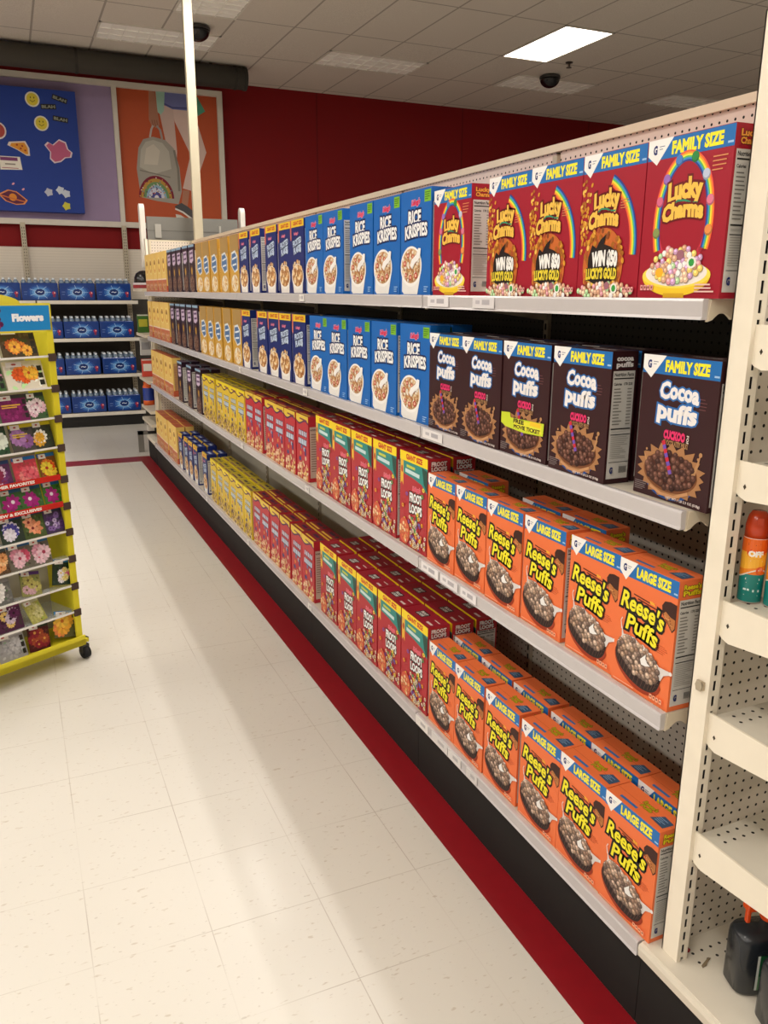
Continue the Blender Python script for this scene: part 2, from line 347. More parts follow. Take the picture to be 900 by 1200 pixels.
def rice():
    Wd, H, D = .232, .335, .075; r = random.Random(14); o = '#1566b8'
    a = box_art(Wd, H, D, o); F(a, Wd)
    a.text("Kellogg's", .115, .297, .062, .016, '#d8305a', .05, [(.11, '#e8b0c4')], rot=.05, shear=.2)
    a.rect(.180, .292, .226, .328, '#7ab82e'); a.lines(.184, .297, .222, .324, 4, '#3a6a18', r, .4)
    g = [(.15, '#0e2258')]
    a.text('RICE', .108, .250, .092, .040, '#f2f2f2', .045, g); a.text('KRISPIES', .120, .205, .165, .038, '#f2f2f2', .045, g, arch=.004, rot=.04)
    cu, cv = .085, .085
    a.pl([(cu-.078, cv+.01)]+[(cu-.07+.03*i/10*0, cv-.01-.007*i) for i in range(10)]+[(cu-.055, .002), (cu+.052, .002), (cu+.074, cv-.02), (cu+.080, cv+.01)], '#e9e7e4')
    a.disc(cu, cv+.008, .082, .066, '#f4f2ef', 34); a.disc(cu, cv+.010, .074, .057, '#d9b48a', 34)
    a.balls(cu, cv+.010, .066, .050, .0062, ['#e0bc90', '#c9955f', '#efd6b2', '#b87a4c', '#f0e8dc'], r, 0, 110, False)
    for x, y, R in ((-.045, .018, .012), (.0, -.028, .012), (.042, -.022, .013), (-.02, .044, .010), (.02, .04, .009), (-.035, -.02, .010)): a.disc(cu+x, cv+y, R, R*.8, '#b8322c', 10); a.disc(cu+x, cv+y, R*.6, R*.45, '#e8b8a0', 8)
    a.pl([(cu-.004, cv+.012), (cu+.010, cv+.030), (cu+.044, cv+.045), (cu+.060, cv+.066), (cu+.078, cv+.064), (cu+.074, cv+.035), (cu+.036, cv+.018), (cu+.012, cv+.0)], '#f2f0ee')
    a.lines(.19, .008, .225, .03, 3, '#9fc4ec', r, .4)
    facts(a, Wd, H, D, o); TP(a, Wd, H); a.rect(.03, .02, .12, .05, '#114a88'); a.text('RICE KRISPIES', .15, .045, .1, .014, '#c8d4e8', .05)
    return a, Wd, H, D
def flakes(Wd=.205, H=.335):
    D = .075; r = random.Random(15); o = '#16286c'
    a = box_art(Wd, H, D, o); F(a, Wd)
    a.rect(0, H-.034, Wd, H-.001, '#eac628'); a.text('GIANT SIZE', .56*Wd, H-.017, .62*Wd, .016, '#b8281c', .05); a.pl([(0, H-.08), (.0, H), (.1*Wd, H), (.1*Wd, H-.085), (.05*Wd, H-.095)], '#c86a5a')
    a.text("Kellogg's", .45*Wd, H-.062, .3*Wd, .012, '#e07a96', .05, rot=.05, shear=.2)
    g = [(.14, '#0c1846')]; a.text('FROSTED', .5*Wd, H-.100, .62*Wd, .026, '#b9cbe4', .05, g, rot=.16); a.text('FLAKES', .52*Wd, H-.134, .54*Wd, .026, '#b9cbe4', .07, g, rot=.16)
    a.pl([(.2*Wd, .002), (.12*Wd, .07), (.88*Wd, .07), (.84*Wd, .002)], '#e6e2de')
    a.disc(.5*Wd, .078, .43*Wd, .058, '#efece8', 30); a.disc(.5*Wd, .082, .39*Wd, .050, '#b98450', 30)
    for i in range(70):
        t = r.uniform(0, 2*pi); q = math.sqrt(r.random()); x, y = .5*Wd+.36*Wd*q*math.cos(t), .092+.055*q*math.sin(t)
        a.disc(x, y, .011, .007, r.choice(['#c98c4c', '#e3b478', '#a86c34', '#efcf9c', '#f0e2c8']), 7, r.uniform(0, 3))
        a.disc(.75*Wd, H-.14, .010, .010, '#c9d8ee', 6)
    facts(a, Wd, H, D, o); TP(a, Wd, H); a.rect(.0, .0, Wd, .01, '#d0b028'); a.rect(.05, .03, .14, .05, '#a8b8d8')
    return a, Wd, H, D
def gold():
    Wd, H, D = .215, .335, .08; r = random.Random(16); o = '#c99a3c'
    a = box_art(Wd, H, D, o); F(a, Wd)
    a.rect(0, H-.10, Wd, H-.001, '#a8874e'); a.rect(0, 0, .05*Wd, H, '#e0a22a')
    a.pl([(.12*Wd, .16), (.22*Wd, .235), (.62*Wd, .245), (.88*Wd, .21), (.86*Wd, .13), (.5*Wd, .115)], '#d8dee4')
    a.pl([(.17*Wd, .165), (.26*Wd, .225), (.62*Wd, .232), (.82*Wd, .20), (.80*Wd, .14), (.5*Wd, .125)], '#4c6f9c')
    a.strip([(.28*Wd, .195), (.74*Wd, .205)], .010, '#dfe6ee'); a.strip([(.30*Wd, .160), (.72*Wd, .166)], .010, '#dfe6ee')
    a.disc(.5*Wd, .055, .38*Wd, .05, '#e6dcc8', 26)
    for i in range(46):
        t = r.uniform(0, 2*pi); q = math.sqrt(r.random()); a.disc(.5*Wd+.34*Wd*q*math.cos(t), .06+.042*q*math.sin(t), .012, .008, r.choice(['#d8a860', '#c08838', '#efd8a8', '#f4ead4']), 6, r.uniform(0, 3))
    SD(a, Wd); a.rect(.01, .02, D-.01, H-.06, '#d8b868'); a.lines(.015, .03, D-.015, H-.07, 16, '#a8803a', r, .3)
    return a, Wd, H, D
def plum():
    Wd, H, D = .2, .338, .07; r = random.Random(17); o = '#2b1526'
    a = box_art(Wd, H, D, o); F(a, Wd)
    a.rect(0, H-.018, Wd, H-.001, '#8aa8c0')
    a.pl([(.18*Wd, .215), (.2*Wd, .295), (.8*Wd, .30), (.84*Wd, .225), (.5*Wd, .205)], '#c8b4cc')
    a.strip([(.27*Wd, .275), (.75*Wd, .28)], .014, '#5a3a66'); a.strip([(.27*Wd, .240), (.75*Wd, .245)], .014, '#5a3a66')
    a.disc(.45*Wd, .165, .05, .03, '#4a2a1c', 14); a.disc(.50*Wd, .15, .02, .028, '#c89a3a', 12)
    a.disc(.5*Wd, .06, .42*Wd, .062, '#6a4638', 26)
    a.balls(.5*Wd, .06, .08, .055, .008, ['#6a4638', '#4a2c24', '#8a6450', '#a08070'], r, 0, 70, False)
    facts(a, Wd, H, D, o); TP(a, Wd, H); a.rect(0, 0, Wd, D, '#5a4a62')
    return a, Wd, H, D
def oat():
    Wd, H, D = .225, .34, .075; r = random.Random(18); o = '#eac46c'
    a = box_art(Wd, H, D, o); F(a, Wd)
    a.rect(0, 0, Wd, .30*H, '#c46c4c'); a.rect(0, .30*H, Wd, .33*H, '#f0d8c0')
    a.pl([(.5*Wd+.36*Wd*math.cos(t), .66*H+.21*H*math.sin(t)) for t in [2*pi*i/30 for i in range(30)]], '#f0d888')
    a.disc(.5*Wd, .66*H, .30*Wd, .175*H, '#dca044', 28); a.disc(.5*Wd, .66*H, .15*Wd, .09*H, '#f7dd7a', 24)
    a.pl([(.36*Wd, .74*H), (.5*Wd, .84*H), (.64*Wd, .74*H), (.58*Wd, .70*H), (.42*Wd, .70*H)], '#8a6a28')
    a.balls(.5*Wd, .13*H, .095, .035, .008, ['#d8a050', '#c08038', '#e8c080', '#e0a8a0'], r, 0, 50, False)
    SD(a, Wd); a.rect(.01, .01, D-.01, H-.05, '#c89a6a'); a.lines(.015, .03, D-.015, H-.07, 16, '#8a5030', r, .3); a.rect(0, 0, D, .05, '#bf5a3c')
    TP(a, Wd, H); a.rect(0, 0, Wd, D, '#b8583a')
    return a, Wd, H, D
def froot():
    Wd, H, D = .222, .355, .09; r = random.Random(19); o = '#b22a34'
    a = box_art(Wd, H, D, o); F(a, Wd)
    a.rect(0, H-.036, Wd, H-.001, '#f4d61e'); a.text('GIANT SIZE', .52*Wd, H-.018, .58*Wd, .018, '#c2281c', .055)
    a.pl([(.0, H-.036), (Wd, H-.036), (Wd, H-.125), (.80*Wd, H-.100), (.5*Wd, H-.090), (.18*Wd, H-.085), (0, H-.07)], '#2c8a84')
    a.pl([(.80*Wd, H-.036), (Wd, H-.045), (Wd, H-.12), (.88*Wd, H-.095)], '#1c4a40'); a.strip([(.25*Wd, H-.052), (.56*Wd, H-.053)], .010, '#c8cc4a'); a.strip([(.20*Wd, H-.070), (.72*Wd, H-.074)], .014, '#c8dfe2')
    a.pl([(.02*Wd, H-.036), (.13*Wd, H-.036), (.13*Wd, H-.13), (.075*Wd, H-.115), (.02*Wd, H-.13)], '#eab63a'); a.disc(.075*Wd, H-.07, .008, .014, '#b03a2c', 8)
    a.text("Kellogg's", .62*Wd, H-.125, .28*Wd, .014, '#e0506a', .05, [(.1, '#e8a8b0')], rot=.06, shear=.2)
    g = [(.15, '#101010')]; a.text('FROOT', .60*Wd, H-.160, .44*Wd, .031, '#f2f2f2', .05, g, rot=.04); a.text('LOOPS', .60*Wd, H-.202, .44*Wd, .031, '#f2f2f2', .05, g, rot=.04)
    cols = ['#3f9a58', '#e8a028', '#c8283c', '#7a4aa0', '#e8d84a', '#4a90b8', '#e87a3a']
    for i in range(110):
        t = r.random(); x = r.gauss(.62, .15+.06*(1-t))*Wd if t < .5 else r.gauss(.62, .12)*Wd; y = .002+.12*t
        x = min(max(x, .02*Wd+.01), .97*Wd-.004); c = r.choice(cols); a.disc(x, y+.006, .0088, .0082, tuple(q*.5 for q in lin(c)), 9); a.disc(x, y+.007, .0078, .0072, r.choice([c, '#e6d2b4']), 9); a.disc(x, y+.006, .003, .003, '#8a4030', 6)
    for x, y in ((.30, .20), (.86, .215), (.9, .24), (.15, .15), (.7, .14), (.22, .10)): a.disc(x*Wd, y, .010, .008, r.choice(cols), 9); a.disc(x*Wd, y, .004, .003, o, 7)
    a.disc(.22*Wd, .055, .20*Wd, .05, '#d0583a', 18); a.balls(.2*Wd, .05, .035, .035, .008, ['#e8a060', '#d8784a', '#f0d0a0'], r, 0, 18, False)
    facts(a, Wd, H, D, o); SD(a, Wd); a.h = .0012; a.rect(.008, H-.048, D-.008, H-.006, o); a.text('FROOT', D/2, H-.018, D*.66, .014, '#e8e0e0', .06, [(.13, '#101010')]); a.text('LOOPS', D/2, H-.036, D*.66, .014, '#e8e0e0', .06, [(.13, '#101010')])
    TP(a, Wd, H); a.col = lin('#8c1822'); a.rect(0, 0, Wd, D, '#96182a'); a.rect(.06, .025, .12, .065, '#1c1418'); a.text('FROOT', .09, .053, .045, .012, '#d8d0c8', .06); a.text('LOOPS', .09, .036, .045, .012, '#d8d0c8', .06)
    a.rect(.165, .02, .205, .03, '#d8c8c0'); a.rect(.165, .055, .205, .06, '#d8c8c0')
    return a, Wd, H, D
def pebble(o='#bb2e38', pud='#e0c040', Wd=.182, H=.325, top='#8a1a26'):
    D = .075; r = random.Random(20); red = o.startswith('#b')
    a = box_art(Wd, H, D, o); F(a, Wd)
    wave = [(i/12*Wd, H-.040-.010*math.sin(i/12*2*pi)) for i in range(13)]
    a.pl([(0, H), (0, H-.04)]+wave[1:]+[(Wd, H)], '#4a2050'); a.pl([(0, H)]+[(u, v+.009) for u, v in wave]+[(Wd, H)], pud if red else '#e8d020')
    a.strip([(.3*Wd, H-.020), (.9*Wd, H-.022)], .008, '#7a3048')
    g = '#c8d8ea'
    for k in range(5):
        x = .2*Wd+k*.14*Wd; a.pl([(x, H-.105), (x+.004, H-.075-.004*(k % 2)), (x+.022, H-.077), (x+.020, H-.108)], '#20305c', .00003); a.pl([(x+.002, H-.102), (x+.006, H-.079), (x+.019, H-.080), (x+.017, H-.104)], g)
        x -= .008; a.pl([(x, H-.150), (x+.004, H-.116-.004*(k % 2)), (x+.026, H-.118), (x+.024, H-.152)], '#20305c'); a.pl([(x+.002, H-.146), (x+.006, H-.120), (x+.023, H-.121), (x+.021, H-.148)], g)
    [a.disc(r.uniform(.2, .8)*Wd, r.uniform(.07, .165), .012, .011, c, 9) for c in ('#3a3c78', '#a8b4c8', '#d88a40', '#3a3c78', '#c8a878', '#5a7aa8', '#2a2c5c', '#d8c0a8', '#46508c')]
    cols = ['#e8c878', '#d89850', '#f0e0b8', '#c86a50', '#e8b090'] if red else ['#c8a060', '#e8d080', '#8a6a40', '#d8b8a0', '#6a4a40']
    for i in range(80): a.disc(r.uniform(.08, .92)*Wd, .005+.075*r.random()**1.4, .009, .007, r.choice(cols), 7, r.uniform(0, 3))
    SD(a, Wd); a.rect(.008, .02, D-.008, H-.05, '#c8b4a4'); a.text('NUTRITION FACTS', D/2, H-.065, D*.7, .008, '#302020', .03); a.lines(.014, .05, D-.014, H-.08, 16, '#8a6a60', r, .3)
    TP(a, Wd, H); a.rect(0, 0, Wd, D, top); a.rect(.02, .012, Wd-.02, .022, pud); a.strip([(.05, .05), (.12, .05)], .018, '#3a2040'); a.rect(.14, .04, .165, .06, '#303040')
    return a, Wd, H, D
for key, fn in (('R', orange), ('CP', cocoa), ('CF', lambda: cocoa(True)), ('LC', lucky), ('LW', lambda: lucky(True)), ('RK', rice), ('FF', flakes), ('G', gold), ('P', plum), ('C', oat),
                ('FL', froot), ('FP', pebble), ('Y', lambda: pebble('#dcbc34', '#6a2860', .190, .318, '#b8a428')), ('F', lambda: flakes(.17, .315))):
    a, Wd, H, D = fn(); BOX[key] = (a.mesh('cereal_box'), Wd, H, D)

# ------------------------------------------------------------------ the room
def surf(name, cells, rough=.8, spec=.3):
    """procedural material; cells(nt, N, L, pos) returns a colour socket"""
    mt, nt, p, N, L = nodes(name)
    tc = N('ShaderNodeTexCoord'); sep = N('ShaderNodeSeparateXYZ'); L(tc.outputs['Object'], sep.inputs[0])
    out = cells(N, L, tc.outputs['Object'], sep.outputs)
    L(out, p.inputs['Base Color']); p.inputs['Roughness'].default_value = rough; p.inputs['Specular IOR Level'].default_value = spec
    MATS[name] = mt; return mt, p, N, L
def mth(N, L, op, a, b=None, c=None):
    n = N('ShaderNodeMath'); n.operation = op
    for i, q in enumerate((a, b, c)):
        if q is None: continue
        if isinstance(q, (int, float)): n.inputs[i].default_value = q
        else: L(q, n.inputs[i])
    return n.outputs[0]
def mixc(N, L, f, a, b):
    n = N('ShaderNodeMix'); n.data_type = 'RGBA'
    if isinstance(f, (int, float)): n.inputs[0].default_value = f
    else: L(f, n.inputs[0])
    for i, q in ((6, a), (7, b)):
        if isinstance(q, str): n.inputs[i].default_value = (*lin(q), 1)
        else: L(q, n.inputs[i])
    return n.outputs[2]
def seam(N, L, s, pitch, off, wd):
    t = mth(N, L, 'SUBTRACT', s, off); t = mth(N, L, 'DIVIDE', t, pitch); t = mth(N, L, 'FRACT', t)
    t = mth(N, L, 'SUBTRACT', t, .5); t = mth(N, L, 'ABSOLUTE', t); return mth(N, L, 'GREATER_THAN', t, .5-wd/pitch/2)
def noise(N, L, pos, sc, det=2, stretch=None):
    n = N('ShaderNodeTexNoise'); n.inputs['Scale'].default_value = sc; n.inputs['Detail'].default_value = det
    if stretch:
        mp = N('ShaderNodeMapping'); mp.inputs['Scale'].default_value = stretch; mp.inputs['Rotation'].default_value = (0, 0, .5); L(pos, mp.inputs[0]); pos = mp.outputs[0]
    L(pos, n.inputs['Vector']); return n.outputs['Fac']
def ramp(N, L, f, lo, hi):
    n = N('ShaderNodeMapRange'); n.inputs[1].default_value = lo; n.inputs[2].default_value = hi; L(f, n.inputs[0]); return n.outputs[0]
def floor_c(N, L, pos, xyz):
    base = mixc(N, L, noise(N, L, pos, 1.3, 3), '#c8c4bb', '#d1cdc4')
    fl = ramp(N, L, noise(N, L, pos, 26, 2, (1, 2.6, 1)), .66, .72)
    base = mixc(N, L, mth(N, L, 'MULTIPLY', fl, .55), base, '#a89a86')
    fl2 = ramp(N, L, noise(N, L, pos, 55, 1, (1, 2.0, 1)), .70, .76)
    base = mixc(N, L, mth(N, L, 'MULTIPLY', fl2, .4), base, '#8d8071')
    s1 = seam(N, L, xyz[0], .325, .352, .0028); s2 = seam(N, L, xyz[1], .325, 2.64, .0028)
    sm = mth(N, L, 'MAXIMUM', s1, s2); br = ramp(N, L, noise(N, L, pos, 2.2, 2), .40, .62)
    return mixc(N, L, mth(N, L, 'MULTIPLY', sm, mth(N, L, 'MULTIPLY_ADD', br, .5, .08)), base, '#8a7c6a')
mt, p, N, L = surf('vinyl_tile', floor_c, .36, .40); p.inputs['Coat Weight'].default_value = .05; p.inputs['Coat Roughness'].default_value = .12
def ceil_c(N, L, pos, xyz):
    base = mixc(N, L, ramp(N, L, noise(N, L, pos, 90, 2), .35, .65), '#ccc3b8', '#ddd5ca')
    base = mixc(N, L, ramp(N, L, noise(N, L, pos, .8, 2), .35, .65), base, '#d4cbc0')
    sm = mth(N, L, 'MAXIMUM', seam(N, L, xyz[0], .65, 3.13, .022), seam(N, L, xyz[1], 1.3, 8.14, .022))
    return mixc(N, L, mth(N, L, 'MULTIPLY', sm, .55), base, '#6a6058')
surf('ceiling_tile', ceil_c, .95, .1)
surf('red_wall_paint', lambda N, L, pos, xyz: mixc(N, L, mth(N, L, 'MULTIPLY', seam(N, L, xyz[0], 2.4, 4.35, .02), .5), mixc(N, L, noise(N, L, pos, .7, 3), '#761114', '#801417'), '#3c0608'), .7, .2)
surf('plain_wall_paint', lambda N, L, pos, xyz: mixc(N, L, noise(N, L, pos, 1.5, 3), '#cfc6b8', '#c4baaa'), .85, .2)
surf('red_vinyl', lambda N, L, pos, xyz: mixc(N, L, noise(N, L, pos, 20, 3), '#7f0f18', '#8c121c'), .3, .5)
def board(name, c1, ax, hole='#0c0b0a', r=.14):
    def f(N, L, pos, xyz):
        base = mixc(N, L, noise(N, L, pos, 3, 3), c1[0], c1[1])
        def fr(s): return mth(N, L, 'SUBTRACT', mth(N, L, 'FRACT', mth(N, L, 'DIVIDE', s, .0268)), .5)
        a, b = fr(xyz[ax]), fr(xyz[2]); d = mth(N, L, 'SQRT', mth(N, L, 'ADD', mth(N, L, 'MULTIPLY', a, a), mth(N, L, 'MULTIPLY', b, b)))
        return mixc(N, L, mth(N, L, 'LESS_THAN', d, r), base, hole)
    surf(name, f, .6, .3)
board('pale_pegboard', ('#dcc7be', '#d6c2b8'), 1)
board('grey_pegboard', ('#c0b9ab', '#b6afa1'), 1)
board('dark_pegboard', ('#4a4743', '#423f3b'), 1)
surf('plain_back_panel', lambda N, L, pos, xyz: mixc(N, L, noise(N, L, pos, 2, 3), '#bcb5a5', '#b0a998'), .6, .3)
board('cream_pegboard', ('#d9d0c2', '#d0c7b8'), 0)
surf('slotted_board', lambda N, L, pos, xyz: mixc(N, L, mth(N, L, 'MULTIPLY', seam(N, L, xyz[2], .035, 0, .006), .25), mixc(N, L, noise(N, L, pos, 1, 2), '#d8cfc2', '#cfc6b9'), '#a09688'), .7, .2)
def emis(name, col, st):
    mt, nt, p, N, L = nodes(name); p.inputs['Base Color'].default_value = (*lin(col), 1)
    p.inputs['Emission Color'].default_value = (*lin(col), 1); p.inputs['Emission Strength'].default_value = st; MATS[name] = mt
emis('lit_lens', '#fff4e4', 6.0)
def struct(name, mat, *boxes, col='#ffffff'):
    b = MB(mat, col)
    for q in boxes: b.box(*q)
    return tag(b.build(name), kind='structure')
X0, X1, Y0, Y1 = -8.6, 15.0, -7.0, 12.2
struct('floor', 'vinyl_tile', (X0, X1, Y0, Y1, -.1, 0))
struct('ceiling', 'ceiling_tile', (X0, X1, Y0, Y1, CEIL, CEIL+.1))
struct('wall_back', 'red_wall_paint', (X0, X1, Y1, Y1+.15, -.1, CEIL+.1))
struct('wall_right', 'plain_wall_paint', (X1, X1+.15, Y0, Y1, -.1, CEIL+.1))
struct('wall_left', 'plain_wall_paint', (X0-.15, X0, Y0, Y1, -.1, CEIL+.1))
struct('wall_front', 'plain_wall_paint', (X0, X1, Y0-.15, Y0, -.1, CEIL+.1))
struct('trim_1', 'red_vinyl', (1.14, 1.262, Y0+.5, 9.25, 0, .0016))       # red band along the shelving
struct('trim_2', 'red_vinyl', (-6.0, 1.14, 8.98, 9.25, 0, .0016))         # red line across the aisle
# ceiling lights
def troffer(x, y, rot, lit):
    o = empty('ceiling_light', (x, y, CEIL), pi/2 if rot else 0)
    fr = MB('painted_metal', '#d8d2c8'); a, b = .325, .65
    for q in ((-a, a, -b, -b+.02), (-a, a, b-.02, b), (-a, -a+.02, -b, b), (a-.02, a, -b, b)): fr.box(q[0], q[1], q[2], q[3], -.012, .0)
    fr.build('frame', o)
    if lit: MB('lit_lens').box(-a+.02, a-.02, -b+.02, b-.02, -.006, -.001).build('lens', o)
    else:
        lv = MB('painted_metal', '#fbf8f2'); lv.box(-a+.02, a-.02, -b+.02, b-.02, -.002, -.001)
        for i in range(1, 9): lv.box(-a+.02, a-.02, -b+i*1.3/9-.004, -b+i*1.3/9+.004, -.012, -.002)
        for i in (1, 2): lv.box(-a+i*.65/3-.004, -a+i*.65/3+.004, -b+.02, b-.02, -.012, -.002)
        lv.build('louvre', o)
    return o
tag(troffer(6.055, 8.79, 0, True), 'brightly lit white ceiling light, the only one glowing', 'ceiling light', 'recessed ceiling lights')
for x, y, r, l in ((4.43, 10.415, 1, 'unlit recessed light left of the glowing one, above the red wall'), (7.05, 10.415, 1, 'unlit recessed light just behind the glowing one'), (9.65, 10.415, 1, 'unlit recessed light farthest right, above the pegboard'),
                   (1.83, 10.415, 1, 'unlit recessed light next to the ceiling pole, above the grey duct'), (2.155, 8.79, 0, 'unlit recessed light cut off by the top of the photo')):
    tag(troffer(x, y, r, False), l, 'ceiling light', 'recessed ceiling lights')
for i, (x, y, r) in enumerate(LIT):
    o = empty('ceiling_light', (x, y, CEIL), 0, label='glowing ceiling light out of view over the shopping aisles', cat='ceiling light', group='lit ceiling lights out of view')
    fr = MB('painted_metal', '#d8d2c8'); a, b = .325, .65
    for q in ((-a, a, -b, -b+.02), (-a, a, b-.02, b), (-a, -a+.02, -b, b), (a-.02, a, -b, b)): fr.box(q[0], q[1], q[2], q[3], -.012, .0)
    fr.build('frame', o); MB('lit_lens').box(-a+.02, a-.02, -b+.02, b-.02, -.006, -.001).build('lens', o)
for (x, y), l in (((2.16, 9.83), 'black dome camera on the ceiling beside the cream pole'), ((6.8, 9.96), 'black dome camera on the ceiling behind the glowing light')):
    o = empty('security_camera', (x, y, CEIL), 0, label=l, cat='camera', group='dome security cameras')
    b = MB('painted_metal', '#3a3836'); b.lathe([(.10, 0), (.135, -.02), (.135, -.045)], n=24); b.build('housing', o)
    b = MB('glossy_plastic', '#101014'); b.smooth = True; b.lathe([(.13*math.cos(t), -.045-.11*math.sin(t)) for t in [pi/2*i/8 for i in range(9)]], n=24); b.build('dome', o)
b = MB('brushed_steel', '#504840'); b.lathe([(.045, 0), (.045, -.012), (.012, -.015), (.012, -.05), (.035, -.06), (.035, -.064)], n=12)
tag(b.build('sprinkler_head', loc=(6.65, 9.34, CEIL)), 'small dark sprinkler head next to the glowing ceiling light', 'sprinkler')
# duct along the back wall and the pole
b = MB('matte_paint', '#4e4a44'); b.smooth = True; b.tube((X0+.2, 11.25, 4.385), (3.02, 11.25, 4.385), .130, 20); b.smooth = False
b.use('#3a3733'); b.tube((3.02, 11.25, 4.385), (3.06, 11.25, 4.385), .138, 20)
for x in (-7, -5, -3, -1, 1, 2.9): b.tube((x, 11.25, 4.385), (x+.03, 11.25, 4.385), .136, 20)
for x in (-6, -2, 2.6): b.box(x, x+.03, 11.24, 11.26, 4.4, CEIL)
tag(b.build('duct'), 'long dark grey round duct under the ceiling at the back wall', 'duct')
b = MB('painted_metal', '#b8ae96'); b.box(1.742, 1.828, 8.50, 8.56, 2.262, CEIL)
tag(b.build('power_pole', bevel=.006), 'tall cream pole rising from the shelving to the ceiling', 'pole')
# ------------------------------------------------------------------ wall graphic above the back shelves
def wall_graphic():
    o = empty('wall_graphic', (0, 0, 0), label='large framed store graphic with sticker board and backpack picture on the back wall', cat='poster')
    z0, z1, xl, xr = 2.60, 4.40, -2.6, 2.95
    b = MB('painted_metal', '#cfc8bc')
    for q in ((xl, xr, z1-.07, z1), (xl, xr, z0, z0+.07), (xl, xl+.07, z0+.07, z1-.07), (xr-.07, xr, z0+.07, z1-.07), (1.50, 1.56, z0+.07, z1-.07)): b.box(q[0], q[1], 12.10, 12.15, q[2], q[3])
    b.build('frame', o)
    a = Art('printed_poster', '#9a86a8'); a.box(xl+.06, 1.51, 12.15, 12.19, z0+.06, z1-.06); a.build('lilac_panel', o)
    # photo of a person walking with a silver backpack
    a = Art('printed_poster', '#b4502c'); a.box(1.55, xr-.06, 12.15, 12.19, z0+.06, z1-.06); a.setface(lambda u, v, h: (u, 12.15-h*3, v))
    a.pl([(2.61, 4.33), (2.72, 4.14), (2.58, 4.05), (2.50, 4.20), (2.50, 4.33)], '#4f9a7c')
    a.pl([(2.28, 4.15), (2.50, 4.15), (2.60, 4.0), (2.71, 3.62), (2.58, 3.30), (2.49, 3.11), (2.36, 3.14), (2.49, 3.58), (2.30, 3.98)], '#d3b8ae')
    a.pl([(2.10, 4.10), (2.17, 4.17), (2.29, 4.14), (2.31, 3.60), (2.28, 3.35), (2.16, 3.75)], '#c9aea4')
    a.pl([(2.19, 4.33), (2.50, 4.33), (2.50, 4.13), (2.28, 4.13), (2.16, 4.18)], '#6f74a8'); a.strip([(2.17, 4.19), (2.28, 4.15), (2.50, 4.16)], .02, '#4a4e80')
    a.pl([(2.07, 4.34), (2.19, 4.34), (2.165, 4.10), (2.12, 4.05), (2.08, 4.08)], '#9cc0b0')
    a.pl([(1.98, 4.33), (2.06, 4.33), (2.085, 4.06), (2.10, 3.92), (2.05, 3.88), (1.99, 3.91), (1.96, 3.98)], '#a8745c')
    for k in range(3): a.strip([(2.0+k*.03, 3.98), (2.015+k*.03, 3.90)], .012, '#8c5a46')
    a.strip([(1.96, 3.76), (1.985, 3.86), (2.01, 3.91)], .025, '#b4aca4'); a.strip([(2.12, 3.75), (2.10, 3.86), (2.06, 3.91)], .028, '#9a928c')
    a.pl([(1.76, 3.36), (1.80, 3.62), (1.87, 3.73), (2.0, 3.77), (2.16, 3.74), (2.27, 3.64), (2.33, 3.40), (2.345, 3.10), (2.29, 2.93), (2.0, 2.96), (1.79, 3.0)], '#9c968c')
    a.pl([(1.80, 3.38), (1.83, 3.60), (1.90, 3.70), (2.0, 3.73), (2.12, 3.70), (2.20, 3.60), (2.22, 3.38), (1.98, 3.30)], '#b4aea2'); a.pl([(1.86, 3.42), (1.90, 3.62), (2.0, 3.68), (2.08, 3.60), (2.04, 3.42)], '#c6beb0')
    a.strip([(2.27, 3.62), (2.31, 3.38), (2.31, 3.10)], .03, '#7c766c'); a.strip([(1.80, 3.34), (1.98, 3.31), (2.20, 3.27)], .014, '#7c766c')
    for t0, t1, c in ((.235, .20, '#7a1c30'), (.205, .165, '#b48a3c'), (.17, .13, '#6a8a5a'), (.135, .10, '#88a8c0'), (.105, .06, '#c8c8d8'), (.065, .03, '#4a4a8c')):
        a.pl([(2.0+t0*math.cos(t), 3.0+t0*1.2*math.sin(t)) for t in [pi*i/20 for i in range(21)]], c)
    a.pl([(2.0+.03*math.cos(t), 3.0+.036*math.sin(t)) for t in [pi*i/10 for i in range(11)]], '#d8d4d8')
    r = random.Random(2)
    for i in range(60): t = r.uniform(0, pi); q = r.uniform(.05, .225); a.disc(2.0+q*math.cos(t), 3.0+q*1.2*math.sin(t), .011, .008, r.choice(['#8c2038', '#d0a850', '#3a2a50', '#c86a50', '#d8c8c0', '#5a7a9a']), 5, r.uniform(0, 3))
    a.pl([(2.36, 3.12), (2.45, 3.11), (2.41, 2.90), (2.33, 2.92)], '#a8745c')
    a.pl([(2.23, 2.90), (2.33, 2.95), (2.42, 2.90), (2.52, 2.82), (2.55, 2.74), (2.44, 2.76), (2.30, 2.83)], '#4c4a4c')
    a.strip([(2.24, 2.87), (2.34, 2.83), (2.46, 2.745)], .022, '#d8d4cc'); a.pl([(2.24, 2.80), (2.31, 2.79), (2.38, 2.745), (2.25, 2.75)], '#c8c4bc')
    a.build('picture_panel', o)
    # raised blue sticker board
    a = Art('printed_poster', '#1e3a8c'); a.box(xl+.5, 1.04, 11.99, 12.15, 2.75, 4.20); a.setface(lambda u, v, h: (u, 11.99-h*3, v))
    for x, y in ((.53, 4.07), (.61, 3.80)):
        a.disc(x, y, .085, .088, '#e0dcc8', 20); a.disc(x, y, .068, .072, '#d8c43c', 20); a.disc(x-.02, y+.02, .008, .012, '#6a5a18', 6); a.disc(x+.02, y+.02, .008, .012, '#6a5a18', 6); a.strip([(x-.03, y-.01), (x, y-.03), (x+.03, y-.01)], .008, '#6a5a18')
